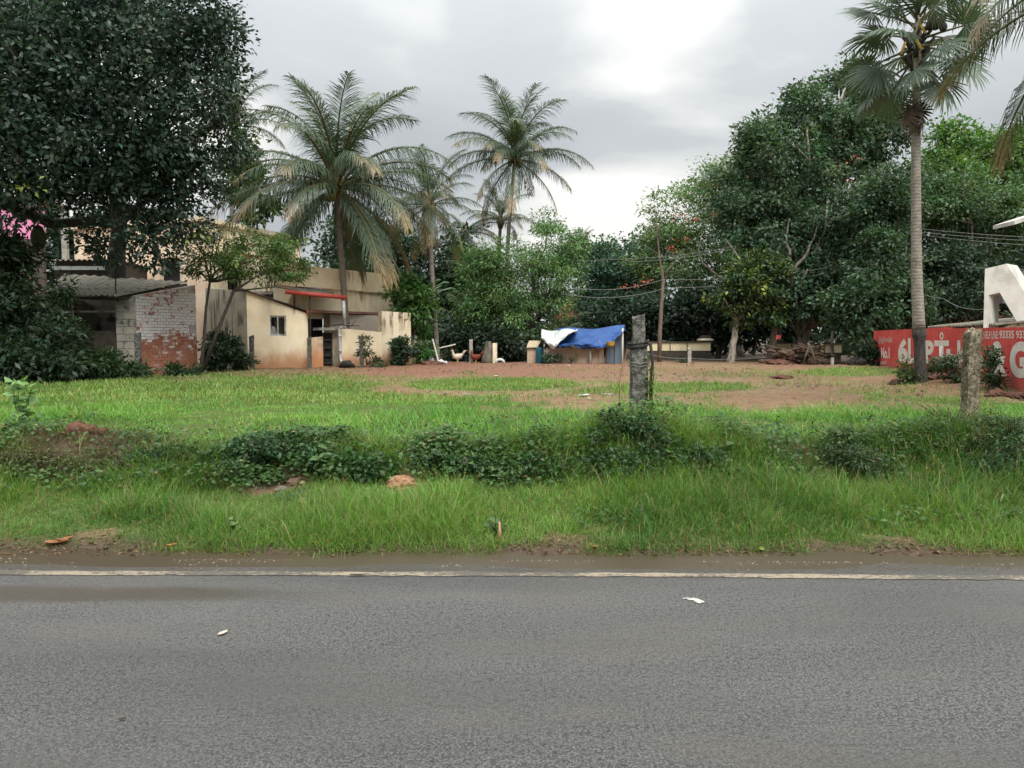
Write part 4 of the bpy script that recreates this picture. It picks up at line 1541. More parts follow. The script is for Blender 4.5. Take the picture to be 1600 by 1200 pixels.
# ------------------------------------------------------------------ tarpaulin shelter and back walls
def build_back():
    G = .46
    g0 = gpos(905, 29.3)
    t = thing('tarp_shelter', tuple(g0), 'shelter roofed with sagging blue and white tarpaulins at the back of the field', 'shelter')
    # cloth: u to the right, v from the ridge to the front hem
    def cloth(px0, px1, nu, nv, ridge, hem, sag, mat_, name, seed, dy=0.0):
        V, F = [], []
        for j in range(nv + 1):
            v = j / nv
            for i in range(nu + 1):
                u = i / nu
                px = px0 + (px1 - px0) * u
                pr_ = ridge(u)
                ph_ = hem(u)
                D = 30.2 + (28.5 - 30.2) * min(1, v * 1.25) + dy
                py = pr_ + (ph_ - pr_) * (v ** .85) + sag * math.sin(math.pi * u) * math.sin(math.pi * min(1, v)) * 3.0
                p = at(px, py, D)
                wv = .05 * math.sin(8 * u + 6 * v + seed) + .03 * math.sin(17 * u - 9 * v + seed) * v + .018 * math.sin(37 * u + 14 * v) * v + .008 * math.sin(63 * (u - .5 * v)) * v
                V.append((p.x, p.y - wv * 1.5, p.z + wv * .8))
        for j in range(nv):
            for i in range(nu):
                q = j * (nu + 1) + i
                F.append((q, q + nu + 1, q + nu + 2, q + 1))
        o = MB().add(V, F).build(name, mat_, t, True)
        so = o.modifiers.new('thickness', 'SOLIDIFY')
        so.thickness = .008
        return o
    cloth(872, 976, 90, 30, lambda u: 515 - 6 * u - 1.2 * math.sin(u * 7), lambda u: np.interp(u, [0, .1, .5, .66, .8, .86, 1], [543, 543, 543, 542, 540, 533, 517]) + 1.0 * math.sin(u * 22), .6, TARPB, 'blue_tarpaulin', 1)
    cloth(846, 902, 40, 24, lambda u: 515.5 - .8 * u, lambda u: np.interp(u, [0, .25, .35, .6, 1], [532, 541, 544, 530, 517]), .3, TARPW, 'white_tarpaulin', 2.3, -.10)
    for px, D in ((848, 30.1), (973, 28.6), (973, 30.3), (872, 30.2)):
        p = XY(px, D)
        mb = MB()
        mb.tube([(p.x, D, G - .1), (p.x, D, zat(513, D))], .035, 7)
        mb.build('support_pole', STICKW if px > 900 else DARKW, t, True)
    mb = MB()
    p, q = XY(948, 28.9), XY(972, 28.75)
    mb.wall(p, q, .03, G - .05, zat(538, 28.9), zat(519, 28.75))
    mb.build('side_sheet', TARPG, t)
    # mud wall below
    t2 = thing('mud_wall', tuple(gpos(905, 28.9)), 'low tan mud wall standing under the blue tarpaulin', 'wall')
    mb = MB()
    mb.wall(XY(858, 29.2), XY(936, 28.9), .2, G - .2, zat(543.5, 29.1))
    mb.build('wall', TAN, t2)
    mb = MB()
    mb.prism([XY(936.5, 28.85), XY(944, 28.8), XY(944, 29.1), XY(936.5, 29.1)], G - .2, [1.33, 1.15, 1.15, 1.36])
    mb.build('end_pier', TAN, t2)
    mb = MB()
    p = XY(922, 28.75)
    mb.tube([(p.x, 28.75, G - .2), (p.x + .02, 28.75, zat(538, 28.75))], [.06, .05], 7)
    tag(mb.build('wooden_post', BARKP, None, True, (p.x, 28.75, G)), 'rough wooden post in front of the tan mud wall', 'post')
    mb = MB()
    p = at(954, 541, 28.4)
    mb.tube([p, p + Vector((0, 0, .05)), p + Vector((0, 0, .16)), p + Vector((0, 0, .17))], [.12, .14, .17, .18], 12)
    tag(mb.build('yellow_tub', YELP, None, True, tuple(p)), 'yellow plastic tub under the right end of the blue tarpaulin', 'tub')
    mb = MB()
    p = XY(954, 28.4)
    for dx in (-.15, .15):
        mb.tube([(p.x + dx, 28.4, G - .1), (p.x + dx, 28.4, zat(541, 28.4) - .002)], .02, 6)
    mb.box((p.x, 28.4, zat(541, 28.4) - .02), (.42, .34, .03))
    tag(mb.build('wooden_stand', DARKW, None, False, (p.x, 28.4, G)), 'small dark stand carrying the yellow tub', 'stand')
    # hut with a tan lid left of the shelter, teal drum
    t3 = thing('hen_coop', tuple(gpos(832, 29.2)), 'small brown coop with slanting tan lid left of the tarpaulin shelter', 'coop')
    a, b = XY(824, 29.2), XY(839, 29.2)
    mb = MB()
    mb.prism([a, b, b + Vector((0, .5)), a + Vector((0, .5))], G - .1, zat(545, 29.2))
    mb.build('body', TAN, t3)
    mb = MB()
    zt = zat(543.5, 29.2)
    mb.add([(a.x - .03, 29.1, zt), (b.x + .02, 29.1, zt), (b.x + .18, 29.8, zt + .24), (a.x + .08, 29.8, zt + .24), (a.x - .03, 29.1, zt + .03), (b.x + .02, 29.1, zt + .03), (b.x + .18, 29.8, zt + .27), (a.x + .08, 29.8, zt + .27)],
           [(3, 2, 1, 0), (4, 5, 6, 7), (0, 1, 5, 4), (1, 2, 6, 5), (2, 3, 7, 6), (3, 0, 4, 7)])
    mb.build('lid', noisy('tan_board', (.34, .27, .18), (.42, .34, .24), 6, .9, .2), t3)
    p = XY(843.5, 29.0)
    mb = MB()
    mb.tube([(p.x, 29.0, G - .03), (p.x, 29.0, G + .02), (p.x, 29.0, G + .35), (p.x, 29.0, G + .4), (p.x, 29.0, G + .62), (p.x, 29.0, G + .64)], [.13, .14, .14, .15, .14, .12], 14)
    tag(mb.build('teal_drum', TEAL, None, True, (p.x, 29.0, G)), 'teal plastic drum between the coop and the mud wall', 'drum')

    # yellow boundary wall, two lengths with dark foot, gate pillar
    def bwall(px0, px1, D, ya, yb, label, posts):
        a, b = XY(px0, D), XY(px1, D)
        t = thing('boundary_wall', ((a.x + b.x) / 2, D, G), label, 'wall', 'boundary walls behind the field')
        mb = MB()
        mb.wall(a, b, .2, zat(yb, D), zat(ya, D))
        mb.build('painted_band', YWALL, t)
        mb = MB()
        mb.wall(a + Vector((.01, .015)), b + Vector((-.01, .015)), .16, G - .3, zat(yb, D) - .002)
        mb.build('dark_foot', BROWNW, t)
        for q in posts:
            p = a.lerp(b, q)
            mb = MB()
            mb.box((p.x, D - .02, (zat(ya, D) + zat(yb, D)) / 2), (.03, .03, zat(ya, D) - zat(yb, D) - .01))
            mb.build('joint_strip', BROWNW, t)
        mb = MB()
        mb.wall(a + Vector((-.04, -.05)), b + Vector((.04, -.05)), .3, zat(ya, D) + .002, zat(ya, D) + .05)
        mb.build('coping', BROWNW, t)
        return t
    bwall(1012, 1111, 33, 535.5, 548, 'cream-yellow boundary wall with dark foot right of the mossy post', (.36, .63))
    bwall(1213, 1272, 32, 537, 549, 'cream-yellow boundary wall length behind the uprooted stump', (.42,))
    bwall(1291, 1316, 31.8, 538, 551, 'shortest cream-yellow wall length beside the thin pale trunk', ())
    t = thing('gate_pillar', (XY(1102, 34).x, 34, G), 'gate pillar with pale pyramid cap above the cream-yellow wall', 'pillar')
    p = XY(1102, 34)
    mb = MB()
    mb.box((p.x, 34, 1.0), (.42, .42, 1.1))
    mb.build('shaft', BROWNW, t)
    mb = MB()
    s = .3
    z0 = zat(531.5, 34)
    mb.add([(p.x - s, 34 - s, z0 - .02), (p.x + s, 34 - s, z0 - .02), (p.x + s, 34 + s, z0 - .02), (p.x - s, 34 + s, z0 - .02), (p.x - s, 34 - s, z0 + .03), (p.x + s, 34 - s, z0 + .03), (p.x + s, 34 + s, z0 + .03), (p.x - s, 34 + s, z0 + .03), (p.x, 34, z0 + .17)],
           [(3, 2, 1, 0), (0, 1, 5, 4), (1, 2, 6, 5), (2, 3, 7, 6), (3, 0, 4, 7), (4, 5, 8), (5, 6, 8), (6, 7, 8), (7, 4, 8)])
    mb.build('cap', CREAM_UP, t)
    # red roofed house far behind the tarp, and at the right behind the sculpture
    for (px, D, w, y0, y1, lab) in ((902, 44, 1.5, 465, 500, 'red tiled roof of a house glimpsed behind the tarpaulin shelter'), (1575, 30, 1.6, 478, 499, 'small red hipped roof seen through the white concrete frame')):
        p = XY(px, D)
        t = thing('tiled_house', (p.x, D, G), lab, 'house')
        zt_, ze = zat(y0, D), zat(y1, D)
        mb = MB()
        mb.add([(p.x - w, D - w, ze), (p.x + w, D - w, ze), (p.x + w, D + w, ze), (p.x - w, D + w, ze), (p.x - w * .25, D, zt_), (p.x + w * .25, D, zt_)],
               [(0, 1, 5, 4), (1, 2, 5), (2, 3, 4, 5), (3, 0, 4), (3, 2, 1, 0)])
        mb.build('roof', TILER, t)
        mb = MB()
        mb.box((p.x, D - w - .02, ze - .03), (2 * w + .1, .05, .07))
        mb.build('fascia', WHITEC, t)
        mb = MB()
        mb.prism([(p.x - w * .85, D - w * .85), (p.x + w * .85, D - w * .85), (p.x + w * .85, D + w * .85), (p.x - w * .85, D + w * .85)], G - .2, ze - .005)
        mb.build('wall', CREAM_UP, t)


build_back()


# ------------------------------------------------------------------ red wall with painted lettering, roof sheet, concrete frame
def build_redwall():
    A, B = XY(1366, 24.0), XY(1640, 12.9)
    G = .46
    d = (B - A).normalized()
    n = Vector((-d.y, d.x))
    L = (B - A).length
    t = thing('red_wall', (A.x, A.y, G), 'red painted advertising wall with large white lettering on the right', 'wall')
    zA, zB = zat(517, 24.0), zat(510.5, 12.9)
    RM = redwall_mat()
    mb = MB()
    k = .52
    M_ = A + d * L * .55
    mb.wall(A, M_, .2, G - .3, zA, zA + .045)
    mb.build('wall_length', RM, t)
    mb = MB()
    mb.wall(M_ + d * .004, B, .2, G - .3, zA + .02, zB)
    mb.build('wall_length', RM, t)
    P0 = Vector((A.x, A.y, 0))
    nv = Vector((-n.x, -n.y, 0))

    def hit(px, py):
        r_ = ray(px, py)
        o = Vector((0, 0, CAMZ))
        tt = (P0 - o).dot(nv) / r_.dot(nv)
        return o + r_ * tt
    words = [('இந்தியாவின்', 1373.5, 526, 1394.5, 538, .0, 'lettering'), ('No.1', 1377, 543, 1390, 560, .035, 'lettering'), ('நகர்', 1375.5, 562.5, 1385.5, 571, .0, 'lettering'),
             ('6', 1403.5, 529, 1418.5, 567, .055, 'letter'), ('L', 1419, 528.5, 1430, 568, .05, 'letter'), ('P', 1445.5, 532, 1459, 568, .05, 'letter'), ('T', 1460, 532, 1483, 569, .05, 'letter'),
             ('o', 1468.5, 519, 1474.5, 531, .02, 'letter'), ('b', 1479, 545, 1495, 574, .055, 'letter'), ('k', 1496, 532, 1512, 571, .05, 'letter'), ('b', 1521, 545, 1537, 577, .05, 'letter'),
             ('&', 1547.5, 533, 1573.5, 588, .05, 'letter'), ('G', 1578, 533.5, 1608, 591, .06, 'letter'), ('u', 1612, 545, 1634, 594, .05, 'letter'), ('HELP LINE:', 1538, 517.5, 1560, 529.5, .012, 'lettering'), ('93335 93335', 1562, 516.5, 1613, 529, .02, 'lettering')]
    for txt, x0, y0, x1, y1, off, nm in words:
        cu = bpy.data.curves.new('text', 'FONT')
        cu.body = txt
        cu.size = 1
        cu.offset = off
        cu.resolution_u = 4
        to = bpy.data.objects.new('text', cu)
        COL.objects.link(to)
        bpy.context.view_layer.update()
        me = bpy.data.meshes.new_from_object(to.evaluated_get(bpy.context.evaluated_depsgraph_get()))
        bpy.data.objects.remove(to)
        bpy.data.curves.remove(cu)
        if len(me.vertices) == 0:
            continue
        co = np.empty(len(me.vertices) * 3)
        me.vertices.foreach_get('co', co)
        co = co.reshape(-1, 3)
        lo, hi = co.min(0), co.max(0)
        tl, br, bl, tr = hit(x0, y0), hit(x1, y1), hit(x0, y1), hit(x1, y0)
        out = []
        for c in co:
            u = (c[0] - lo[0]) / (hi[0] - lo[0])
            v = (c[1] - lo[1]) / (hi[1] - lo[1])
            p = (bl.lerp(br, u)).lerp(tl.lerp(tr, u), v) + nv * .004
            out.append(p - t.location)
        me.vertices.foreach_set('co', np.array([tuple(p) for p in out]).ravel())
        me.materials.clear()
        link(nm, me, LETW, t)
    # corrugated sheet roof peeping over the wall
    t2 = thing('sheet_lean_to', (XY(1500, 18.5).x, 18.5, G), 'grey corrugated lean-to roof showing above the red wall', 'roof')
    a, b = at(1449, 511, 21.0), at(1556, 507, 16.2)
    mb = MB()
    corrugated(mb, a, b, b + Vector((2.0, .4, .2)), a + Vector((2.0, .4, .2)), .13, .025)
    mb.build('sheet', ASB, t2)
    for q in (.1, .5, .9):
        p = a.lerp(b, q) + Vector((.35, .1, 0))
        mb = MB()
        mb.tube([(p.x, p.y, G - .2), (p.x, p.y, p.z - .0)], .04, 6)
        mb.build('post', DARKW, t2)
    # off-white concrete frame shaped like a slanting letter
    D = 16.5
    t3 = thing('concrete_sculpture', (XY(1545, D).x, D, G), 'tall off-white concrete frame with upright leg and slanting beam above the red wall', 'sculpture')
    f = [(1536, 530), (1539, 420), (1573, 412), (1640, 520), (1640, 560), (1594, 511), (1562, 457), (1544.5, 461), (1542, 530)]
    P = [at(x, y, D) for x, y in f]
    dep = Vector((.5, .42, 0))
    n_ = len(P)
    V = [tuple(p) for p in P] + [tuple(p + dep) for p in P]
    F = [(0, 8, 7, 1), (1, 7, 6, 2), (2, 6, 5, 3), (3, 5, 4)]
    F += [tuple(i + n_ for i in reversed(q)) for q in F[:4]]
    F += [(i, (i + 1) % n_, n_ + (i + 1) % n_, n_ + i) for i in range(n_)]
    o = MB().add(V, F).build('frame', WHITEC, t3)
    p = at(1545, 465, D)
    mb = MB()
    mb.wall(XY(1566, D + 1.2), XY(1660, D + 1.2), .2, zat(470, D), zat(416, D))
    mb.build('grey_panel', noisy('grey_panel', (.10, .10, .11), (.15, .15, .16), 3, .8, .1), t3)
    mb = MB()
    a, b = at(1585, 351, 18), at(1650, 330, 18)
    mb.add([a, b, b + Vector((0, .8, 0)), a + Vector((0, .8, 0)), a + Vector((0, 0, .09)), b + Vector((0, 0, .09)), b + Vector((0, .8, .09)), a + Vector((0, .8, .09))],
           [(3, 2, 1, 0), (4, 5, 6, 7), (0, 1, 5, 4), (1, 2, 6, 5), (2, 3, 7, 6), (3, 0, 4, 7)])
    mb.tube([b + Vector((-.2, .4, -.2)), (b.x - .2, b.y + .4, G - .2)], .06, 8)
    tag(mb.build('lamp_arm_roof', WHITEC, None, False, (b.x, b.y, G)), 'thin white slab on a post at the right edge before the trees', 'canopy')


build_redwall()

# ------------------------------------------------------------------ broad-leaved trees
BARK2 = noisy('bark_mid_grey', (.14, .125, .105), (.24, .22, .19), 5, .95, .7, (2, 2, .8), c3=(.07, .06, .05), s3=3)
DK = (.022, .048, .022)
DK2 = (.030, .062, .028)
MID = (.045, .095, .028)
LT = (.075, .150, .035)


def build_trees():
    # the big dark tree over the shed
    tp = [at(185, 470, 24.4), at(183, 400, 24.2), at(186, 350, 23.8), at(180, 300, 23.4)]
    jt, E = tree('jackfruit_tree', 'huge dark glossy-leaved tree overhanging the shed at the left', 187, 24.5,
                 [(150, 150, 19.5, 190, 150, .8), (60, 60, 19, 170, 140, .8), (290, 110, 20, 92, 120, .8), (60, 240, 19, 130, 90, .8), (200, 270, 20, 125, 90, .8), (280, 290, 20.5, 60, 90, .8),
                  (235, 385, 20, 42, 50, .7), (-40, 180, 18, 150, 200, .8), (180, 20, 20, 190, 100, .8), (170, 380, 20.5, 40, 35, .7), (340, 60, 20.5, 48, 60, .7), (352, 210, 20.5, 34, 60, .7)],
                 leaves=72000, lsize=.145, col=(.036, .064, .044), r0=.3, bark=BARKD, csize=.42, limbs=16, mat=LEAFG, seed=5, per=15, trunk_path=tp, aspect=.5, shell=.5, up=.2, hang=.1,
                 col2=(.20, .24, .06), p2=.003)
    mb = MB()
    mb.tube([tp[2], at(150, 345, 22), at(80, 350, 20), at(30, 330, 19), at(-60, 300, 18.5)], [.16, .14, .12, .11, .09], 8)
    mb.tube([tp[2], at(230, 310, 22), at(290, 250, 20.5)], [.14, .1, .05], 7)
    mb.build('limb', BARKD, jt, True)
    p = at(60, 372, 19.6)
    mb = MB()
    mb.tube([p + Vector((0, 0, .33)), p + Vector((0, 0, .28)), p + Vector((.0, 0, .1)), p, p + Vector((0, 0, -.14)), p + Vector((.01, 0, -.25)), p + Vector((0, 0, -.29))], [.03, .1, .17, .18, .16, .09, .02], 14)
    mb.tube([p + Vector((0, 0, .32)), p + Vector((.05, 0, .55))], .02, 5)
    mb.build('fruit', JACK, jt, True)
    # dark shrubs under it
    tree('dark_shrub', 'dark overgrown shrub at the left edge in front of the shed opening', 40, 18.2, [(15, 480, 18.2, 62, 60, .8), (75, 545, 18.0, 52, 42, .8), (-60, 500, 18, 90, 120, .8), (30, 565, 17.6, 95, 38, .7), (-5, 400, 18.5, 60, 50, .7)],
         leaves=26000, lsize=.16, col=(.024, .045, .022), r0=.07, csize=.32, limbs=10, seed=6, per=18, bark=BARKD, fork=.3, aspect=.4)
    tree('fern_like_shrub', 'feathery dark shrub spilling in front of the block pillar', 165, 19.3, [(150, 572, 19.2, 52, 22, .7), (105, 525, 19.0, 24, 22, .7), (98, 455, 19.4, 14, 26, .6), (195, 580, 19.4, 34, 14, .7)],
         leaves=6500, lsize=.14, col=(.032, .062, .022), r0=.04, csize=.24, limbs=8, seed=7, per=18, bark=BARKD, fork=.3, aspect=.28)
    # feathery little tree in front of the outhouse
    b = gpos(312, 22.0)
    tp = [at(318, 540, 22), at(322, 480, 22.1), at(328, 440, 22.2)]
    ft, _ = tree('drumstick_tree', 'slender feathery light-green tree leaning before the small outhouse', 312, 22.0,
                 [(330, 400, 22.2, 50, 42, .8), (390, 400, 22.4, 55, 40, .8), (450, 395, 22.8, 38, 30, .8), (300, 370, 22.2, 30, 30, .7), (350, 370, 22.4, 45, 25, .7), (460, 425, 22.8, 26, 18, .7), (420, 435, 22.6, 45, 14, .7), (300, 420, 22, 22, 20, .7)],
                 leaves=8000, lsize=.10, col=(.085, .15, .042), r0=.05, bark=BARKD, csize=.25, limbs=9, seed=8, per=16, trunk_path=tp, flat=.45, aspect=.45)
    mb = MB()
    mb.tube([at(318, 575, 21.9), at(345, 505, 22), at(365, 455, 22.1), at(420, 420, 22.4)], [.06, .05, .045, .015], 7)
    mb.tube([at(365, 455, 22.1), at(430, 448, 22.3), at(470, 455, 22.6)], [.03, .02, .008], 6)
    mb.tube([at(365, 455, 22.1), at(372, 420, 22.2), at(375, 385, 22.3)], [.03, .02, .008], 6)
    mb.tube([at(345, 505, 22), at(325, 525, 22), at(314, 545, 22)], [.02, .015, .015], 6)
    mb.build('leaning_stem', BARKD, ft, True)
    # background, from left to right
    BG = 'trees at the back of the field'
    T = lambda *a, **k: tree(*a, group=BG, **k)
    T('hedge_tree', 'green tree edge showing between the dark tree and the left palm', 375, 31, [(372, 250, 31, 34, 60, .8), (395, 300, 31, 40, 50, .8)], leaves=5000, lsize=.2, col=(.05, .085, .025), seed=10, csize=.4)
    T('dark_backdrop_tree', 'dark tree directly behind the large left coconut palm', 585, 40, [(580, 420, 40, 80, 80), (640, 440, 40, 60, 80), (560, 380, 41, 60, 50), (500, 385, 41, 40, 40)], leaves=12000, lsize=.26, col=(.028, .055, .030), seed=11, csize=.7)
    T('dark_backdrop_tree', 'dark tree below the slim palm, left of the feathery tree', 700, 41, [(690, 430, 41, 60, 70), (735, 450, 40, 50, 60), (700, 500, 38, 70, 50)], leaves=11000, lsize=.26, col=(.028, .055, .032), seed=12, csize=.7)
    T('leafy_sapling', 'fresh green bushy sapling at the right corner of the yard wall', 647, 29.3, [(640, 460, 29.3, 26, 26), (655, 490, 29.3, 26, 32), (630, 490, 29.3, 18, 24), (650, 530, 29, 25, 25)], leaves=3800, lsize=.22, col=(.055, .13, .03), seed=13, csize=.4, r0=.06, aspect=.35)
    T('feathery_tree', 'broad feathery bright-green tree at the middle of the back edge', 815, 33, [(815, 440, 33, 80, 62), (760, 420, 33, 42, 42), (870, 450, 33, 40, 52), (855, 395, 33.5, 48, 36), (800, 500, 32.6, 75, 45), (855, 350, 34, 24, 22), (905, 380, 34, 18, 20), (740, 480, 33, 35, 40)],
      leaves=34000, lsize=.14, col=(.105, .195, .066), seed=14, csize=.46, per=24, flat=.5, aspect=.35, hang=.45, r0=.12, bark=BARKD, fork=.25)
    T('low_dark_tree', 'dark low bushy tree left of the tarpaulin shelter', 780, 32, [(770, 530, 31.5, 60, 32), (820, 540, 31.5, 40, 22), (720, 540, 32, 50, 30)], leaves=6500, lsize=.2, col=(.018, .036, .018), seed=15, csize=.4)
    T('blue_green_tree', 'dense bluish-green tree right of the feathery tree', 945, 44, [(945, 430, 44, 55, 60), (925, 470, 43, 40, 50), (985, 420, 46, 50, 50), (1000, 385, 47, 28, 25)], leaves=17000, lsize=.24, col=(.048, .10, .066), seed=16, csize=.7)
    T('low_dark_tree', 'dark bushy tree behind the tarpaulin and the mossy post', 975, 36, [(975, 490, 36, 60, 40), (1030, 500, 36, 60, 40), (920, 500, 36, 40, 30)], leaves=11000, lsize=.19, col=(.026, .054, .034), seed=17, csize=.45)
    ft, E = T('flame_tree', 'wide light-green flame tree with scattered orange-red blossom', 1160, 38,
              [(1110, 330, 40, 95, 62), (1060, 380, 40, 60, 45), (1150, 290, 40, 70, 50), (1030, 410, 40, 45, 30), (1090, 410, 39, 70, 40), (1180, 390, 38, 70, 50), (1190, 240, 40, 40, 40)],
              leaves=38000, lsize=.18, col=(.125, .205, .075), seed=18, csize=.6, per=24, flat=.4, aspect=.35, bark=BARKP, r0=.16, fork=.5)
    r = np.random.default_rng(77)
    for (px, py, w, hh) in ((1125, 287, 9, 5), (1165, 270, 14, 4), (1190, 272, 10, 6), (1062, 337, 8, 4), (1085, 345, 12, 4), (1070, 374, 10, 5), (1195, 247, 14, 3), (1305, 265, 5, 6), (1318, 287, 12, 5), (985, 448, 14, 4), (1118, 335, 8, 8), (1047, 390, 7, 5), (1010, 440, 9, 3), (1330, 250, 8, 6)):
        n = 24
        c = at(px, py, 33.0 if px > 1290 else 37.5)
        s = 37.5 / FPX
        P = np.array(c)[None] + r.normal(size=(n, 3)) * np.array([w * s * .55, .3, hh * s * .5])
        V, cc = leaf_quads(r, P, norm(r.normal(size=(n, 3))), norm(r.normal(size=(n, 3))), np.full(n, .11), np.full(n, .09), np.tile([.5, .1, .03], (n, 1)))
        V = V - np.array(ft.location)
        link('blossom', big_mesh('blossom', V, np.arange(len(V)), np.full(n, 4), cc), FLOWER, ft)
    T('dark_giant_tree', 'tallest dark rounded tree left of the fan palm', 1205, 33, [(1235, 260, 33, 80, 70), (1190, 215, 33.5, 34, 36), (1250, 180, 34, 46, 40), (1320, 160, 35, 60, 50), (1310, 240, 34, 75, 80), (1180, 300, 33, 55, 50), (1360, 200, 35, 60, 70), (1210, 340, 32.5, 85, 55), (1170, 250, 33.5, 18, 26), (1340, 120, 35, 42, 22)],
      leaves=56000, lsize=.18, col=(.064, .116, .062), seed=19, csize=.5, per=26, bark=BARKP, r0=.26, limbs=14, fork=.35)
    GT2, _ = T('dark_giant_tree', 'dark spreading tree with pale forked branches behind the boundary wall', 1250, 32, [(1260, 380, 32, 95, 60), (1330, 350, 32, 80, 70), (1230, 450, 31.5, 80, 50), (1310, 440, 31.5, 80, 60)],
      leaves=34000, lsize=.17, col=(.044, .084, .046), seed=20, csize=.48, per=26, bark=BARKP, r0=.2, limbs=10, fork=.3)
    T('yellow_tipped_tree', 'smaller tree with yellow-green shoots and leaning pale trunk', 1140, 30, [(1155, 440, 30, 42, 45), (1180, 470, 30, 45, 40), (1140, 465, 29.8, 22, 28), (1190, 425, 30.3, 40, 40)],
      leaves=14000, lsize=.16, col=(.042, .080, .030), col2=(.24, .29, .05), p2=.10, seed=21, csize=.35, per=20, bark=BARKP, r0=.16, fork=.55, limbs=6)
    pr_l = random.Random(40)
    mb = MB()
    mb.tube([gpos(1203, 30.4) - Vector((0, 0, .2)), at(1207, 540, 30.4), at(1216, 495, 30.3), at(1232, 450, 30.2), at(1240, 425, 30.1)], [.2, .17, .14, .12, .10], 9)
    mb.tube(wob(at(1240, 425, 30.1), at(1229, 372, 30.6), 5, .06, pr_l) + [at(1233, 340, 31.5)], [.085, .075, .065, .055, .05, .04, .02], 7)
    mb.tube(wob(at(1240, 425, 30.1), at(1272, 372, 30.5), 5, .06, pr_l) + [at(1280, 340, 31.5)], [.08, .07, .06, .05, .04, .03, .015], 7)
    mb.tube([at(1232, 450, 30.2), at(1252, 445, 30), at(1262, 420, 29.8)], [.07, .05, .02], 6)
    mb.build('pale_limb', BARK, GT2, True)
    mb = MB()
    mb.tube([at(1180, 470, 30.6), at(1135, 442, 29.8), at(1098, 412, 29.5), at(1091, 392, 29.5), at(1096, 368, 29.6)], [.06, .045, .035, .028, .01], 7)
    mb.tube([at(1185, 450, 30.6), at(1166, 424, 29.9), at(1150, 396, 30.3), at(1133, 372, 31)], [.07, .05, .035, .012], 7)
    mb.build('pale_limb', BARK, ft, True)
    T('low_dark_tree', 'low black-green undergrowth tree behind the cream-yellow wall', 1120, 35.5, [(1080, 490, 35.5, 60, 40), (1150, 500, 35, 60, 35), (1210, 510, 35, 60, 30)], leaves=7500, lsize=.24, col=(.014, .028, .016), seed=22, csize=.45)
    T('dark_giant_tree', 'dark tree just left of the fan palm trunk above the red wall', 1390, 28, [(1380, 420, 28, 55, 60), (1390, 330, 29, 50, 60), (1350, 480, 27.5, 55, 50), (1410, 470, 28, 40, 40), (1352, 530, 27.5, 28, 22)],
      leaves=26000, lsize=.155, col=(.050, .094, .048), seed=23, csize=.42, per=24, r0=.16, fork=.3)
    T('bright_green_tree', 'bright yellow-green tree crown at the right behind the fan palm', 1530, 40, [(1545, 240, 40, 60, 45), (1480, 225, 40, 42, 36), (1590, 260, 40, 50, 60), (1500, 280, 39, 55, 40), (1640, 220, 40, 60, 60)],
      leaves=22000, lsize=.22, col=(.10, .19, .045), seed=24, csize=.6, per=24, fork=.5)
    T('olive_tree', 'mid-green tree with small leaves behind the white concrete frame', 1500, 32, [(1490, 320, 32, 75, 60), (1560, 340, 32, 70, 60), (1450, 300, 32, 40, 55), (1620, 340, 32, 60, 90)],
      leaves=26000, lsize=.15, col=(.066, .125, .050), seed=25, csize=.42, per=24, fork=.35)
    T('shadowy_tree', 'dark tree filling the gap above the lean-to roof and red wall', 1490, 29, [(1480, 430, 29, 60, 60), (1540, 440, 29, 70, 60), (1440, 480, 29, 45, 40), (1610, 440, 29, 60, 80), (1510, 490, 28.5, 90, 25)],
      leaves=20000, lsize=.16, col=(.030, .058, .034), seed=26, csize=.45, per=24, fork=.35)
    tree('thin_pale_tree', 'thin pale-trunked young tree standing before the short yellow wall', 1301, 29, [(1300, 500, 29, 24, 18), (1310, 480, 29, 20, 18)], leaves=900, lsize=.18, col=(.03, .06, .025), seed=27, csize=.3, bark=CONC, r0=.075, limbs=4, fork=.8)
    tree('thin_dark_tree', 'thin twin-stemmed dark tree beside the uprooted stump', 1248, 30, [(1255, 470, 30, 34, 30), (1235, 490, 30, 22, 22)], leaves=1800, lsize=.18, col=(.022, .045, .022), seed=28, csize=.3, bark=BARK, r0=.11, limbs=6, fork=.45)
    # dead slender tree
    b = gpos(1030, 30)
    t = thing('dead_tree', tuple(b), 'bare dead tree with thin straight reddish trunk and twigs', 'tree')
    mb = MB()
    mb.tube([b - Vector((0, 0, .2)), at(1031, 520, 30), at(1034, 470, 30), at(1036, 435, 30), at(1030, 400, 30), at(1026, 350, 30), at(1021, 312, 30)], [.09, .08, .07, .06, .035, .018, .006], 8)
    mb.build('trunk', noisy('reddish_dead_bark', (.12, .092, .072), (.20, .155, .125), 6, .95, .6, (2, 2, .6)), t, True)
    pr = random.Random(3)
    for k in range(9):
        mb = MB()
        y0 = pr.uniform(345, 435)
        s = at(1036 - (435 - y0) * .11, y0, 30)
        e_ = s + Vector((pr.uniform(-1, 1) * .9, pr.uniform(-.5, .5), pr.uniform(.3, 1.3)))
        mb.tube(wob(s, e_, 4, .06, pr), [.022, .018, .012, .008, .004], 5)
        mb.build('branch', BARK, t, True)
    # hanging dry frond on a trunk far back is part of the dark tree belt
    # shrubs at the foot of walls
    def shrub(name, label, px, D, ells, n, ls, col, seed, **k):
        return tree(name, label, px, D, ells, leaves=n, lsize=ls, col=col, seed=seed, r0=.025, csize=k.pop('csize', .16), limbs=6, per=14, fork=.3, **k)
    SH = 'shrubs along the walls'
    def S(*a, **k):
        t, E_ = shrub(*a, group=SH, **k)
        t['category'] = 'shrub'
    S('shrub', 'dark bush at the foot of the feathery leaning tree', 345, 23.2, [(345, 545, 23.2, 34, 28), (375, 565, 23.4, 18, 18), (325, 570, 23, 22, 15)], 3600, .12, (.020, .042, .020), 31)
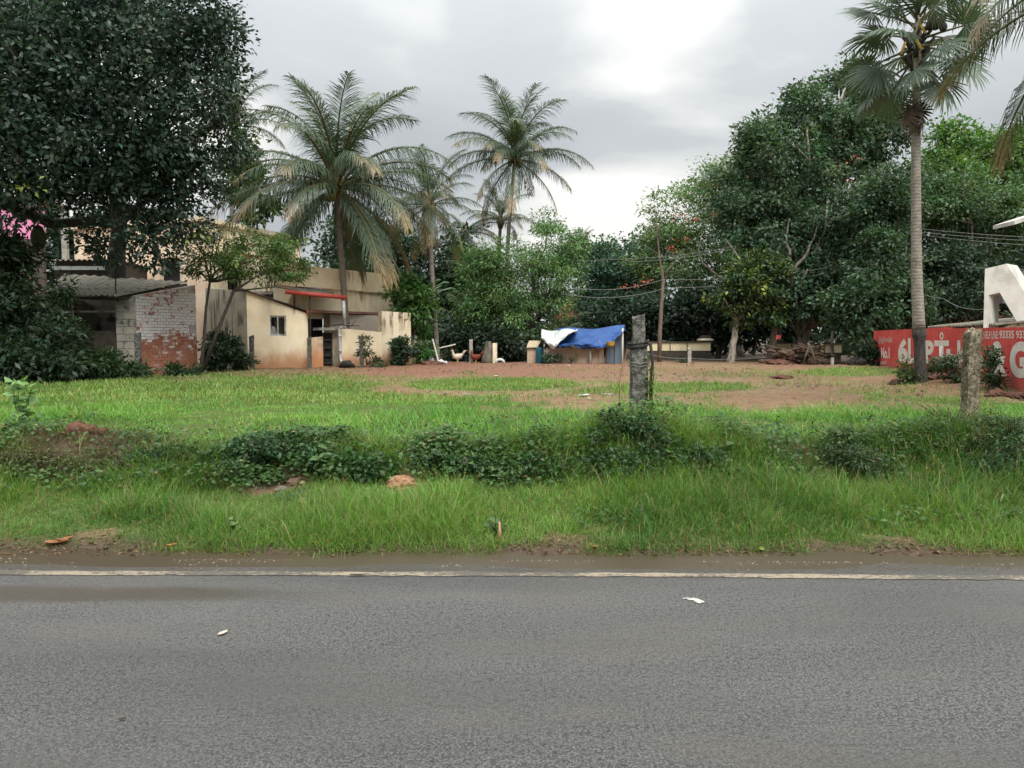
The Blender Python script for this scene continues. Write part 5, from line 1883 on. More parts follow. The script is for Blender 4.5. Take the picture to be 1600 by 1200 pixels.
    S('shrub', 'low round bush at the foot of the orange brick wall', 270, 20.6, [(268, 577, 20.6, 14, 9), (295, 580, 20.6, 18, 6)], 1300, .08, (.03, .065, .022), 32)
    S('shrub', 'thin climber at the foot of the yard wall by the short post', 570, 26.0, [(568, 545, 26, 8, 18), (580, 565, 25.9, 16, 10), (598, 570, 25.9, 14, 6)], 1100, .09, (.05, .075, .03), 33)
    S('shrub', 'dark green bush at the right end of the mouldy yard wall', 630, 27.6, [(630, 545, 27.6, 20, 18), (622, 562, 27.4, 12, 10), (655, 545, 28, 14, 12)], 2200, .12, (.024, .055, .026), 34)
    S('shrub', 'yellowish bush left of the fan palm foot', 1417, 16.6, [(1416, 575, 16.6, 11, 16), (1424, 592, 16.4, 12, 10)], 900, .075, (.07, .11, .03), 35)
    S('shrub', 'small bush between the fan palm and the tall bushes on the red wall', 1461, 17.5, [(1461, 575, 17.5, 13, 12), (1455, 560, 17.5, 8, 8)], 800, .075, (.05, .085, .028), 36)
    S('shrub', 'tall leafy bush screening the middle letters of the red wall', 1490, 15.6, [(1492, 586, 15.6, 18, 15), (1480, 568, 15.6, 16, 7), (1500, 558, 15.5, 8, 10), (1478, 552, 15.6, 6, 5)], 1300, .07, (.035, .066, .026), 37)
    S('shrub', 'dark leafy bush right of the lichen-covered post at the red wall', 1550, 14.2, [(1552, 592, 14.2, 20, 12), (1545, 566, 14.2, 7, 10), (1548, 550, 14.2, 4, 6)], 1200, .065, (.03, .064, .024), 38)
    S('shrub', 'dark bush at the left end of the red wall', 1362, 23.3, [(1362, 565, 23.3, 9, 14), (1355, 545, 23.5, 12, 18)], 1300, .11, (.022, .048, .024), 39)
    S('shrub', 'small weed bush under the tarpaulin before the mud wall', 880, 28.5, [(878, 561, 28.5, 12, 5), (858, 558, 28.6, 10, 8)], 600, .1, (.03, .06, .028), 40)
    S('shrub', 'small green weed at the foot of the yellow wall', 1069, 29.5, [(1069, 567, 29.5, 9, 4)], 300, .1, (.04, .08, .03), 41)
    # far belt of trees closing the gaps
    r = np.random.default_rng(91)
    El = []
    for k in range(34):
        px = -100 + k * 55
        if 330 < px < 520:
            continue
        hgt = np.interp(px, [-100, 400, 560, 760, 900, 1000, 1200, 1700], [330, 300, 420, 440, 455, 430, 330, 280])
        El.append(PE(px, (hgt + 560) / 2, 56 + 6 * r.uniform(), 52, (560 - hgt) / 2, .6))
    for k in range(26):
        px = 540 + k * 42
        El.append(PE(px, 528, 39 + 3 * r.uniform(), 34, 36, .6))
    me, _ = crown_mesh('woodland', r, El, 2600, 24, .9, .5, (.022, .045, .027), shell=.35, inner=.6)
    tag(link('woodland', me, LEAF), 'far belt of dark woodland closing the back of the scene', 'woodland', kind='stuff')


build_trees()


# ------------------------------------------------------------------ palms
def frond_mesh(name, L, a0, bend, droop, r, pairs=92, tipdry=.0, lw=.025, ll=.98, green=(.060, .098, .052)):
    """coconut frond along +X from the origin; a0 start pitch, bend total turn downward"""
    npt = 14
    pts, ang = [Vector((0, 0, 0))], []
    for i in range(npt):
        t = (i + .5) / npt
        a = a0 - bend * t ** 1.4
        ang.append(a)
        pts.append(pts[-1] + Vector((math.cos(a), 0, math.sin(a))) * (L / npt))
    mb = MB()
    mb.tube(pts, [.045 * (1 - .85 * i / npt) + .006 for i in range(npt + 1)], 5)
    V, F, C = list(mb.v), list(mb.f), [(.14, .13, .055)] * len(mb.v)
    mi = [0] * len(F)
    twist = r.uniform(-.25, .25)
    for k in range(pairs):
        t = .13 + .87 * (k + .5) / pairs
        f = t * npt
        i = min(int(f), npt - 1)
        p = pts[i].lerp(pts[i + 1], f - i)
        a = ang[i]
        T = Vector((math.cos(a), 0, math.sin(a)))
        N = Vector((-math.sin(a), 0, math.cos(a)))
        ln = ll * (.35 + .65 * math.sin(math.pi * min(1, .12 + .80 * t)) ** .8) * (1 - .35 * max(0, t - .8) / .2)
        for s in (-1, 1):
            if r.random() < .15:
                continue
            l2 = ln * r.uniform(.5, 1.2)
            S = Vector((0, s, 0))
            fw = .55 + .9 * t * t
            d1 = (S + T * fw + N * (.14 + s * twist) + Vector((0, 0, -.15 * droop))).normalized()
            g = Vector((r.uniform(-.25, .25), r.uniform(-.25, .25), -1))
            d2 = (d1 * (1 - .55 * droop) + g * droop * r.uniform(.75, 1.15) + T * .15).normalized()
            d3 = (d2 * .7 + g * droop * .9).normalized() if droop > .25 else d2
            m1 = p + d1 * l2 * .38
            m2 = m1 + d2 * l2 * .36
            tip = m2 + d3 * l2 * .26
            W = (T - d1 * T.dot(d1)).normalized() * lw * .5
            o = len(V)
            V += [tuple(p - W * .5), tuple(p + W * .5), tuple(m1 - W), tuple(m1 + W), tuple(m2 - W * .75), tuple(m2 + W * .75), tuple(tip)]
            F += [(o, o + 1, o + 3, o + 2), (o + 2, o + 3, o + 5, o + 4), (o + 4, o + 5, o + 6)]
            b = r.uniform(.75, 1.25)
            g1 = tuple(c * b for c in green)
            dr = tuple(c * b for c in (.24, .175, .09))
            q = max(0, min(1, (t - (1 - tipdry)) * 4)) if tipdry > 0 else 0
            g2 = tuple(x * (1 - q) + y * q for x, y in zip(g1, dr))
            g3 = tuple(x * .7 + y * .3 for x, y in zip(g2, dr)) if r.random() < .4 else g2
            C += [g1 if q < .5 else g2] * 2 + [g2] * 4 + [g3]
    totals = [len(f) for f in F]
    loops = [i for f in F for i in f]
    me = big_mesh(name, np.array(V), np.array(loops), np.array(totals), np.array(C))
    me.materials.append(PALM)
    return me


FR = {}


def frond_lib():
    r = random.Random(21)
    # (start pitch, bend, leaflet droop, dry tip)
    spec = {'up': (82, 52, .34, 0), 'high': (66, 78, .55, 0), 'mid': (48, 84, .8, .12), 'flat': (26, 70, .95, .24), 'low': (6, 62, 1.0, .30), 'hang': (-30, 42, 1.0, .34), 'dead': (-62, 20, 1.0, 1.0)}
    for k, (a, b, d, dry) in spec.items():
        FR[k] = [frond_mesh('frond', 1.0 * 4.0, math.radians(a + r.uniform(-5, 5)), math.radians(b * r.uniform(.85, 1.15)), d, r, tipdry=dry) for _ in range(3)]


frond_lib()


def coconut(name, label, base, top, path, L, plan, seed, r0=.12, nuts=6, tilt=0.0, group='coconut palms', trunk=CTRUNK):
    pr = random.Random(seed)
    t = thing(name, (base.x, base.y, base.z), label, 'palm tree', group)
    pts = [Vector(p) for p in path]
    pts = [pts[0] - Vector((0, 0, .25))] + pts
    # smooth the path
    sp = []
    for i in range(len(pts) - 1):
        for k in range(5):
            sp.append(pts[i].lerp(pts[i + 1], k / 5))
    sp.append(pts[-1])
    for _ in range(4):
        sp = [sp[0]] + [(sp[i - 1] + sp[i] * 2 + sp[i + 1]) / 4 for i in range(1, len(sp) - 1)] + [sp[-1]]
    m = len(sp)
    r0 *= .88
    mb = MB()
    mb.tube(sp, [r0 * ((1.5 if i == 0 else 1.2 if i == 1 else 1.0) - .28 * i / (m - 1)) * (1 + .05 * math.sin(i * 2.9)) for i in range(m)], 10)
    mb.build('trunk', trunk, t, True)
    mb = MB()
    mb.tube([top - Vector((0, 0, .45)), top - Vector((0, 0, .15)), top + Vector((0, 0, .2)), top + Vector((0, 0, .5))], [r0 * .9, r0 * 1.5, r0 * 1.25, .04], 9)
    mb.build('crown_shaft', FIBRE, t, True)
    s = L / 4.0
    az = pr.uniform(0, 6.28)
    for kind, n in plan:
        for k in range(n):
            me = FR[kind][pr.randrange(3)]
            o = bpy.data.objects.new('frond', me)
            COL.objects.link(o)
            o.parent = t
            az += 2.39996 + pr.uniform(-.25, .25)
            o.location = top - t.location + Vector((0, 0, .1 if kind in ('up', 'high') else -.08))
            o.rotation_euler = (pr.uniform(-.12, .12), pr.uniform(-.1, .1), az)
            q = s * pr.uniform(.85, 1.1) * (.8 if kind == 'dead' else 1)
            o.scale = (q, q, q)
    for k in range(nuts):
        a = pr.uniform(0, 6.28)
        c = top + Vector((math.cos(a) * .26, math.sin(a) * .26, -.3 + pr.uniform(-.15, .1)))
        mb = MB()
        mb.tube([c + Vector((0, 0, .13)), c + Vector((0, 0, .09)), c, c + Vector((0, 0, -.09)), c + Vector((0, 0, -.14))], [.02, .09, .12, .09, .02], 9)
        mb.build('coconut', noisy_nut, t, True)
    return t


noisy_nut = noisy('coconut_husk', (.10, .12, .03), (.20, .19, .06), 9, .7, .1)
FULL = [('up', 4), ('high', 6), ('mid', 6), ('flat', 6), ('low', 5), ('hang', 4), ('dead', 1)]
b = gpos(545, 27.2)
coconut('coconut_palm', 'big full coconut palm with drooping fronds over the cream wing', b, at(526, 290, 27), [b, at(542, 520, 27.2), at(537, 450, 27.1), at(531, 370, 27), at(526, 300, 27)], 4.4,
        [('up', 5), ('high', 7), ('mid', 7), ('flat', 9), ('low', 11), ('hang', 9), ('dead', 1)], 4, .15, 7)
b = gpos(684, 29.5)
coconut('coconut_palm', 'slim coconut palm with thin dark crown right of the biggest palm', b, at(672, 318, 31), [b, at(681, 520, 29.7), at(676, 440, 30), at(672, 370, 30.6), at(672, 326, 31)], 2.5, [('up', 2), ('high', 4), ('mid', 4), ('flat', 4), ('low', 4), ('hang', 5), ('dead', 2)], 5, .12, 4)
b = gpos(790, 38)
coconut('coconut_palm', 'tall coconut palm standing alone against the middle of the sky', b, at(805, 246, 38), [b, at(790, 470, 38), at(793, 380, 38), at(800, 300, 38), at(804, 252, 38)], 3.8, [('up', 5), ('high', 6), ('mid', 7), ('flat', 8), ('low', 5), ('hang', 4)], 9, .125, 5)
b = gpos(770, 44)
coconut('coconut_palm', 'low coconut palm crown directly below the tall middle palm', b, at(782, 345, 44), [b, at(776, 450, 44), at(782, 350, 44)], 2.5, [('up', 4), ('high', 3), ('mid', 4), ('flat', 4), ('low', 3)], 13, .15, 0)
b = gpos(700, 45)
coconut('coconut_palm', 'half-hidden coconut palm with tattered fronds behind the slim palm', b, at(725, 362, 44), [b, at(715, 450, 44), at(725, 366, 44)], 2.6, [('mid', 4), ('flat', 5), ('low', 4), ('hang', 3)], 17, .14, 0)
b = gpos(365, 36)
coconut('coconut_palm', 'coconut palm peeping out right of the huge dark tree', b, at(366, 195, 36), [b, at(360, 400, 36), at(366, 200, 36)], 3.0, [('up', 4), ('high', 4), ('mid', 4), ('flat', 3), ('low', 3)], 19, .15, 2)
b = gpos(908, 62)
coconut('coconut_palm', 'small far coconut palm just above the treetops in the middle', b, at(909, 392, 62), [b, at(907, 450, 62), at(909, 395, 62)], 2.3, [('up', 3), ('high', 3), ('mid', 4)], 23, .14, 0)
b = gpos(745, 34)
coconut('young_palm', 'young coconut palm springing from the ground left of the feathery tree', b, b + Vector((0, 0, .5)), [b, b + Vector((0, 0, .5))], 3.3, [('up', 4), ('high', 5), ('mid', 3), ('flat', 2)], 27, .12, 0, group=None)
b = gpos(872, 32.2)
coconut('young_palm', 'young coconut palm behind the left end of the tarpaulin', b, b + Vector((0, 0, .6)), [b, b + Vector((0, 0, .6))], 2.0, [('high', 4), ('mid', 5)], 29, .12, 0, group=None)
b = Vector((8.2, 10.3, float(gz(8.2, 10.3))))
tp_ = at(1745, -45, 10.3)
coconut('coconut_palm', 'near coconut palm whose fronds hang in at the top right corner', b, tp_, [b, b + Vector((.1, 0, 3)), tp_ - Vector((0, 0, .1))], 2.75, [('mid', 5), ('flat', 6), ('low', 6), ('hang', 4)], 31, .15, 3)


def fan_mesh(r, R=.66, nseg=40, pet=.90, col=(.092, .135, .092), droop=.3):
    """fan leaf: petiole along +X, blade of folded rays"""
    mb = MB()
    mb.tube([(0, 0, 0), (pet * .5, 0, .03), (pet, 0, 0)], [.03, .022, .016], 5)
    V, F, C = list(mb.v), list(mb.f), [(.13, .14, .06)] * len(mb.v)
    for k in range(nseg):
        a = math.radians(-142 + 284 * (k + .5) / nseg)
        da = math.radians(284 / nseg) * .5
        rr = R * (1 - .22 * (abs(a) / 2.5) ** 2) * r.uniform(.88, 1.08)
        h = Vector((pet, 0, 0))
        dr = droop * (r.uniform(.6, 1.5))
        def P(ang, rad, lift):
            return h + Vector((math.cos(ang) * rad, math.sin(ang) * rad, lift - dr * (rad / R) ** 2 * R * .55 - .12 * abs(math.sin(ang)) * rad))
        o = len(V)
        V += [tuple(h), tuple(P(a - da, rr * .55, 0)), tuple(P(a, rr * .55, .022)), tuple(P(a + da, rr * .55, 0)), tuple(P(a - da * .55, rr * .8, 0)), tuple(P(a + da * .55, rr * .8, 0)), tuple(P(a, rr, -.02))]
        F += [(o, o + 1, o + 2), (o, o + 2, o + 3), (o + 1, o + 4, o + 5, o + 3, o + 2), (o + 4, o + 6, o + 5)]
        b_ = r.uniform(.8, 1.2)
        C += [tuple(c * b_ for c in col)] * 7
    me = big_mesh('fan_leaf', np.array(V), np.array([i for f in F for i in f]), np.array([len(f) for f in F]), np.array(C))
    me.materials.append(PALM)
    return me


def build_fanpalm():
    D = 16.3
    b = gpos(1437, D)
    t = thing('fan_palm', tuple(b), 'tall fan palm with swollen dark trunk foot before the red wall', 'palm tree')
    mb = MB()
    prof = [(612, 20), (602, 18.5), (590, 14), (575, 12), (555, 11.2), (538, 11), (530, 11.6), (526, 14), (515, 14.2), (500, 13.2), (470, 12.6), (430, 11.6), (380, 11), (300, 10.2), (230, 9.8), (150, 9), (60, 10), (25, 5)]
    cx = np.interp([p[0] for p in prof], [25, 220, 420, 540, 612], [1434, 1431, 1432, 1437, 1438])
    pts = [at(x, y, D) for x, (y, _) in zip(cx, prof)]
    mb.tube(pts[:9], [w * .74 * D / FPX for _, w in prof[:9]], 14)
    mb.build('trunk_foot', noisy('dark_palm_foot', (.04, .036, .032), (.10, .088, .078), 5, .95, .9, (3, 3, 1), dist=.05), t, True)
    mb = MB()
    mb.tube(pts[8:], [(w * .68 - .1) * D / FPX for _, w in prof[8:]], 12)
    mb.build('trunk', PTRUNK, t, True)
    top = at(1433, 50, D)
    pr = random.Random(8)
    lib = [fan_mesh(pr, droop=d) for d in (.2, .4, .6, .5)]
    dead = [fan_mesh(pr, R=.62, nseg=22, col=(.12, .085, .06), droop=.9) for _ in range(2)]
    az = .4
    for k in range(36):
        f = k / 35
        el = 74 - 118 * f + pr.uniform(-9, 9)
        az += 2.39996
        me = lib[pr.randrange(4)]
        o = bpy.data.objects.new('fan_leaf', me)
        COL.objects.link(o)
        o.parent = t
        o.location = top - t.location + Vector((0, 0, .55 - 1.15 * f))
        o.rotation_euler = (pr.uniform(-.9, .9), -math.radians(el), az)
        q = pr.uniform(.85, 1.12)
        o.scale = (q, q, q)
    for k in range(6):
        o = bpy.data.objects.new('dead_fan_leaf', dead[k % 2])
        COL.objects.link(o)
        o.parent = t
        o.location = top - t.location + Vector((0, 0, -.95 - pr.uniform(0, .35)))
        o.rotation_euler = (pr.uniform(-.4, .4), math.radians(pr.uniform(66, 82)), k * 2.4)
        o.scale = (.62, .62, .62)
    for k in range(14):
        a = k * 2.4
        z0 = -.2 - .05 * k
        mb = MB()
        s = top + Vector((math.cos(a) * .1, math.sin(a) * .1, z0))
        mb.tube([s, s + Vector((math.cos(a) * .22, math.sin(a) * .22, .28))], [.05, .03], 6)
        mb.build('leaf_base', BARKD, t, True)
    for px, py, q in ((1446, 52, 20), (1440, 77, 16), (1408, 85, 22)):
        mb = MB()
        a = at(px, py, D - .35)
        mb.tube([a, a + Vector((-.12 if px > 1420 else .1, .05, .26))], .028, 6)
        mb.build('cut_stalk', YELP, t, True)
    # dark fruits in the crown
    for k in range(9):
        c = at(1455 + pr.uniform(-8, 20), 35 + pr.uniform(-8, 10), D - .3 + pr.uniform(-.2, .2))
        mb = MB()
        mb.tube([c + Vector((0, 0, .08)), c + Vector((0, 0, .06)), c, c - Vector((0, 0, .06)), c - Vector((0, 0, .08))], [.02, .06, .08, .06, .02], 8)
        mb.build('fruit', BARKD, t, True)


build_fanpalm()


def banana():
    pr = random.Random(12)
    b = gpos(650, 31)
    t = thing('banana_plant', tuple(b), 'banana plant with tall paddle leaves behind the yard wall corner', 'plant')
    mb = MB()
    mb.tube([b - Vector((0, 0, .1)), b + Vector((0, 0, 1.0)), b + Vector((0, 0, 1.9))], [.12, .1, .07], 9)
    mb.build('stem', noisy('banana_stem', (.10, .12, .05), (.16, .17, .08), 6, .7, .2), t, True)
    for k in range(9):
        az = k * 2.4
        el = math.radians(pr.uniform(55, 82))
        L = pr.uniform(1.7, 2.3)
        V, C = [], []
        n = 10
        p = b + Vector((0, 0, 1.8))
        d = Vector((math.cos(az), math.sin(az), 0))
        s = Vector((-d.y, d.x, 0))
        for i in range(n + 1):
            t_ = i / n
            w = .28 * math.sin(math.pi * min(1, .06 + .94 * t_)) ** .6 * (t_ > .12) + .015
            for q in (-1, 0, 1):
                V.append(tuple(p + s * w * q + Vector((0, 0, -.06 * abs(q) + .02 * math.sin(i * 3 + q)))))
                C.append((.055 * (1 + .15 * q), .115 * (1 + .1 * q), .035))
            a = el - 1.3 * t_ * t_
            p = p + (d * math.cos(a) + Vector((0, 0, math.sin(a)))) * L / n
        F = []
        for i in range(n):
            for q in (0, 1):
                F += [(i * 3 + q, i * 3 + q + 1, i * 3 + q + 4, i * 3 + q + 3)]
        V = np.array(V) - np.array(t.location)
        me = big_mesh('leaf', V, np.array(F).ravel(), np.full(len(F), 4), np.array(C), True)
        link('leaf', me, PALM, t)


banana()


# ------------------------------------------------------------------ fence posts, plants and small things
def post(name, label, px, D, top_py, w, mat_, seed, strap=False, wire=False, lean=0.0, moss=False):
    pr = random.Random(seed)
    g = gpos(px, D)
    t = thing(name, (g.x, g.y, g.z - .05), label, 'post', None)
    ztop = zat(top_py, D)
    n = 26
    V, F = [], []
    m = 5                                   # verts per side
    ring = []
    for sx, sy, dx, dy in ((-1, -1, 1, 0), (1, -1, 0, 1), (1, 1, -1, 0), (-1, 1, 0, -1)):
        for k in range(m):
            u = 2 * k / m
            ring.append((sx + dx * u, sy + dy * u))
    R = len(ring)
    for j in range(n + 1):
        f = j / n
        z = g.z - .35 + (ztop - g.z + .35) * f
        if strap:
            ww = w * np.interp(f, [0, .55, .74, .76, .80, 1], [1.05, 1.0, .98, .80, .76, .70])
        else:
            ww = w * np.interp(f, [0, .93, .95, 1], [1.0, .98, 1.06, 1.02])
        for i, (x, y) in enumerate(ring):
            q = math.hypot(x, y)
            rnd_ = 1 - .10 * max(0, q - 1)
            nz = .09 * (float(vn(i * .9 + seed, z * 14, seed)) - .5) * 2 + .03 * (pr.random() - .5)
            zz_ = z + (.045 * (float(vn(x * 2 + 5, y * 2, seed)) - .5) + .02 * x if j == n else 0)
            V.append((g.x + lean * f + x * ww / 2 * rnd_ * (1 + nz), g.y + y * ww / 2 * rnd_ * (1 + nz), zz_))
    for j in range(n):
        for i in range(R):
            k = (i + 1) % R
            F.append((j * R + i, j * R + k, (j + 1) * R + k, (j + 1) * R + i))
    F.append(tuple(n * R + i for i in range(R)))
    MB().add(V, F).build('shaft', mat_, t)
    if strap:
        h = ztop - g.z
        for zz_, th in ((g.z + h * .70, .014), (g.z + h * .735, .011)):
            mb = MB()
            P = [Vector((g.x + lean * .7 + math.cos(a) * w * .62 * (1 + .1 * math.sin(3 * a)), g.y + math.sin(a) * w * .62, zz_ + .02 * math.sin(a + 1))) for a in np.linspace(0, 2 * math.pi, 17)]
            mb.tube(P, th, 6)
            mb.build('rubber_strap', RUST, t, True)
        mb = MB()
        s = Vector((g.x + w * .55, g.y - w * .5, g.z + h * .72))
        mb.tube([s, s + Vector((.02, -.02, -.2)), s + Vector((.0, -.01, -.42)), s + Vector((.03, -.01, -.62))], [.016, .014, .012, .01], 6)
        mb.build('hanging_strap', RUST, t, True)
        for zz_ in (.5, .53):
            mb = MB()
            P = [Vector((g.x + lean * .7 + math.cos(a) * w * .66, g.y + math.sin(a) * w * .66, g.z + h * zz_ + .006 * math.sin(5 * a))) for a in np.linspace(0, 2 * math.pi, 17)]
            mb.tube(P, .0035, 5)
            mb.build('wire_loop', WIREM, t, True)
    if moss:
        r = np.random.default_rng(seed)
        nn = 900
        side = r.integers(0, 4, nn)
        u = r.uniform(-1, 1, nn) * w * .5
        zz_ = g.z + (ztop - g.z) * r.uniform(.05, 1, nn) ** .8
        X = np.where(side == 0, u, np.where(side == 1, w * .5, np.where(side == 2, u, -w * .5)))
        Y = np.where(side == 0, -w * .5, np.where(side == 1, u, np.where(side == 2, w * .5, u)))
        P = np.stack([X + g.x, Y + g.y, zz_], 1)
        out = norm(np.stack([X + r.normal(size=nn) * .06, Y + r.normal(size=nn) * .06, r.normal(size=nn) * .08], 1))
        ln = r.uniform(.015, .05, nn)
        cc = np.array([.22, .19, .11]) * r.uniform(.25, 1.3, (nn, 1))
        V_, c_ = leaf_quads(r, P, out, norm(r.normal(size=(nn, 3))), ln, ln * .22, cc)
        me = big_mesh('dry_moss', V_ - np.array(t.location), np.arange(len(V_)), np.full(nn, 4), c_)
        o = link('dry_moss', me, LEAF, t)
        o['kind'] = 'stuff'
    return t


post('concrete_post', 'mossy grey concrete fence post with black strap in the middle of the bank', 999, 7.85, 493, .165, POSTM, 3, strap=True, lean=-.02)
post('concrete_post', 'lichen-covered fence post standing before the red wall at the right', 1514, 7.9, 515, .125, POSTM2, 6, moss=True)
for px, D, ty, w, lab in ((394, 24.4, 525, .13, 'short stone post at the corner of the outhouse'), (484, 25.2, 527, .12, 'short dark post before the broken stub wall'), (565, 25.9, 526, .13, 'short mossy post before the yard wall'),
                          (736, 29.2, 531, .13, 'grey stone post among the dark trees left of the coop'), (1077, 29.2, 544, .13, 'leaning pale fence post before the cream-yellow wall'), (1300, 27.5, 560, .1, 'low pale post beside the uprooted stump'), (217, 20.4, 520, .14, 'dark squared post against the left edge of the brick wall')):
    post('stone_post', lab, px, D, ty, w, CONC if px in (1077, 736, 1300) else POSTM, int(px))


def strand(name, label, pts, rad, mat_, sag=0.0, cat='wire', group=None):
    P = []
    for a, b in zip(pts[:-1], pts[1:]):
        for k in range(10):
            t = k / 10
            P.append(Vector(a).lerp(Vector(b), t) - Vector((0, 0, sag * 4 * t * (1 - t))))
    P.append(Vector(pts[-1]))
    return tag(MB().tube(P, rad, 5).build(name, mat_, None, False, tuple(P[0])), label, cat, group)


# utility pole and overhead wires
p = XY(1385, 30)
t = thing('utility_pole', (p.x, 30, .46), 'grey utility pole half hidden in the trees left of the fan palm', 'pole')
mb = MB()
mb.tube([(p.x, 30, .3), (p.x, 30, zat(375, 30))], [.11, .085], 9)
mb.build('shaft', CONC, t, True)
mb = MB()
mb.box((p.x, 29.9, zat(405, 30)), (1.0, .08, .08))
ca = mb.build('crossarm', DARKM, t)
for dx in (-.42, 0.0, .42):
    mb = MB()
    z = zat(405, 30) + .04
    mb.tube([(p.x + dx, 29.9, z), (p.x + dx, 29.9, z + .05), (p.x + dx, 29.9, z + .12)], [.025, .04, .025], 8)
    mb.build('insulator', WHITEC, ca, True)
pole_top = Vector((p.x, 29.9, zat(407, 30)))
WG = 'overhead wires'
W = [([pole_top + Vector((-.4, 0, .1)), at(1035, 437, 29.8), at(880, 447, 29.6)], 'wire running left from the utility pole crossarm past the dead tree', .25),
     ([pole_top + Vector((0, 0, .0)), at(1040, 450, 29.8), at(880, 459, 29.6)], 'second wire running left just below the crossarm wire', .25),
     ([at(1150, 384, 31), at(985, 404, 33), at(690, 407, 34)], 'upper wire slanting above the dead tree twigs', .1),
     ([at(1150, 388, 31), at(985, 409, 33)], 'short wire just under the slanting upper wire', .1),
     ([pole_top + Vector((.4, 0, .12)), at(1700, 424, 26)], 'wire from the utility pole to the right above the concrete frame', .15),
     ([pole_top + Vector((.4, 0, -.05)), at(1700, 418, 26)], 'lower parallel wire from the utility pole to the right', .15),
     ([at(1400, 353, 30), at(1720, 374, 26)], 'topmost of three wires crossing right behind the fan palm trunk', .1),
     ([at(1400, 358, 30), at(1720, 380, 26)], 'middle of three wires crossing right behind the fan palm trunk', .1),
     ([at(1400, 362, 30), at(1720, 389, 26)], 'lowest of three wires crossing right behind the fan palm trunk', .1),
     ([at(1390, 427, 29.5), at(1475, 467, 25), at(1560, 478, 20)], 'slack pale service wire dropping to the white concrete frame', .2),
     ([at(1012, 553, 29.2), at(1077, 560, 29.2), at(1200, 558, 29.0)], 'fence wire strung from the leaning pale post', .06)]
for pts, lab, sag in W:
    strand('wire', lab, pts, .008, WIREM, sag, 'wire', WG)


def weed(name, label, px, D, h, spread, nl, ls, col, seed, aspect=.7, stems=7, zoff=0.0):
    r = np.random.default_rng(seed)
    pr = random.Random(seed)
    g = gpos(px, D)
    t = thing(name, (g.x, g.y, g.z - .01), label, 'plant', 'leafy weeds on the bank')
    mb = MB()
    P, A = [], []
    for k in range(stems):
        a = pr.uniform(0, 6.28)
        e = g + Vector((math.cos(a) * spread * pr.uniform(.2, 1), math.sin(a) * spread * pr.uniform(.2, .8), h * pr.uniform(.55, 1)))
        b = wob(g, e, 4, .08, pr)
        mb.tube(b, [.006, .005, .004, .003, .002], 4)
        for _ in range(nl // stems):
            f = pr.uniform(.25, 1.0)
            i = min(3, int(f * 4))
            q = b[i].lerp(b[i + 1], f * 4 - i)
            P.append(tuple(q))
            th = pr.uniform(0, 6.28)
            A.append((math.cos(th), math.sin(th) - .25, pr.uniform(-.25, .55)))
    mb.build('stem', noisy_stem, t)
    P, A = np.array(P), norm(np.array(A))
    n = len(P)
    nor = norm(np.stack([r.normal(size=n) * .4, r.normal(size=n) * .4 - .35, np.ones(n)], 1))
    ln = ls * r.uniform(.6, 1.25, n)
    cc = np.array(col) * r.uniform(.65, 1.4, (n, 1))
    # rounder leaf: hexagonal outline
    side = norm(np.cross(A, nor))
    nr = np.cross(side, A)
    Wd = (ln * aspect * .5)[:, None]
    Lc = ln[:, None]
    V = np.stack([P, P + A * Lc * .25 + side * Wd * .85 + nr * Wd * .15, P + A * Lc * .6 + side * Wd * .9 + nr * Wd * .15, P + A * Lc - nr * Lc * .15, P + A * Lc * .6 - side * Wd * .9 + nr * Wd * .15, P + A * Lc * .25 - side * Wd * .85 + nr * Wd * .15], 1).reshape(-1, 3)
    me = big_mesh('foliage', V - np.array(t.location), np.arange(len(V)), np.full(n, 6), np.repeat(cc, 6, axis=0))
    link('foliage', me, LEAF, t)
    return t


def bush(label, px, D, ells, n, ls, col, seed, aspect=.5, **k):
    t, E_ = tree('bank_bush', label, px, D, ells, leaves=n, lsize=ls, col=col, seed=seed, r0=.012, csize=.07, limbs=8, per=12, fork=.25, aspect=aspect, group='bushes on the bank', inner=.5, **k)
    t['category'] = 'bush'


bush('dense dark bush heaped in front of the mossy post', 985, 7.3, [(990, 672, 7.25, 62, 34), (1020, 705, 7.05, 50, 34), (945, 700, 7.1, 46, 32), (985, 725, 6.9, 72, 22), (1080, 712, 7.0, 46, 16)], 8500, .045, (.032, .078, .028), 201)
bush('brownish scrub bush before the lichen-covered post', 1490, 7.45, [(1490, 685, 7.3, 55, 24), (1530, 700, 7.2, 50, 28), (1455, 685, 7.4, 25, 16)], 4200, .042, (.085, .10, .042), 202, .28)
bush('dark scrub bush at the right edge of the bank', 1580, 7.25, [(1580, 708, 7.05, 55, 38), (1540, 728, 6.9, 40, 22)], 4200, .042, (.038, .082, .028), 203, .3)
bush('low dark scrub clump halfway between the two big posts', 1330, 7.1, [(1325, 708, 7.0, 45, 18), (1360, 728, 6.85, 36, 18)], 2600, .04, (.048, .092, .034), 204, .3)
bush('dark bush left of the bare rubble patch on the bank', 420, 7.3, [(430, 697, 7.3, 60, 20), (380, 712, 7.3, 60, 22), (320, 722, 7.3, 60, 18), (470, 700, 7.3, 40, 14)], 6000, .045, (.036, .080, .028), 205)
bush('dark bush right of the bare rubble patch on the bank', 540, 7.05, [(520, 722, 7.1, 50, 20), (575, 728, 7.0, 52, 17)], 3600, .05, (.042, .092, .030), 206, .65)
bush('dark bush behind the little earth heap', 680, 7.15, [(670, 712, 7.2, 60, 18), (730, 722, 7.1, 56, 14), (620, 712, 7.25, 30, 10)], 3600, .045, (.038, .086, .028), 207)
bush('low dark growth between the earth heap and the mossy post', 810, 7.15, [(785, 724, 7.15, 60, 13), (860, 725, 7.1, 60, 14), (910, 715, 7.1, 40, 16)], 3600, .042, (.042, .095, .030), 208)
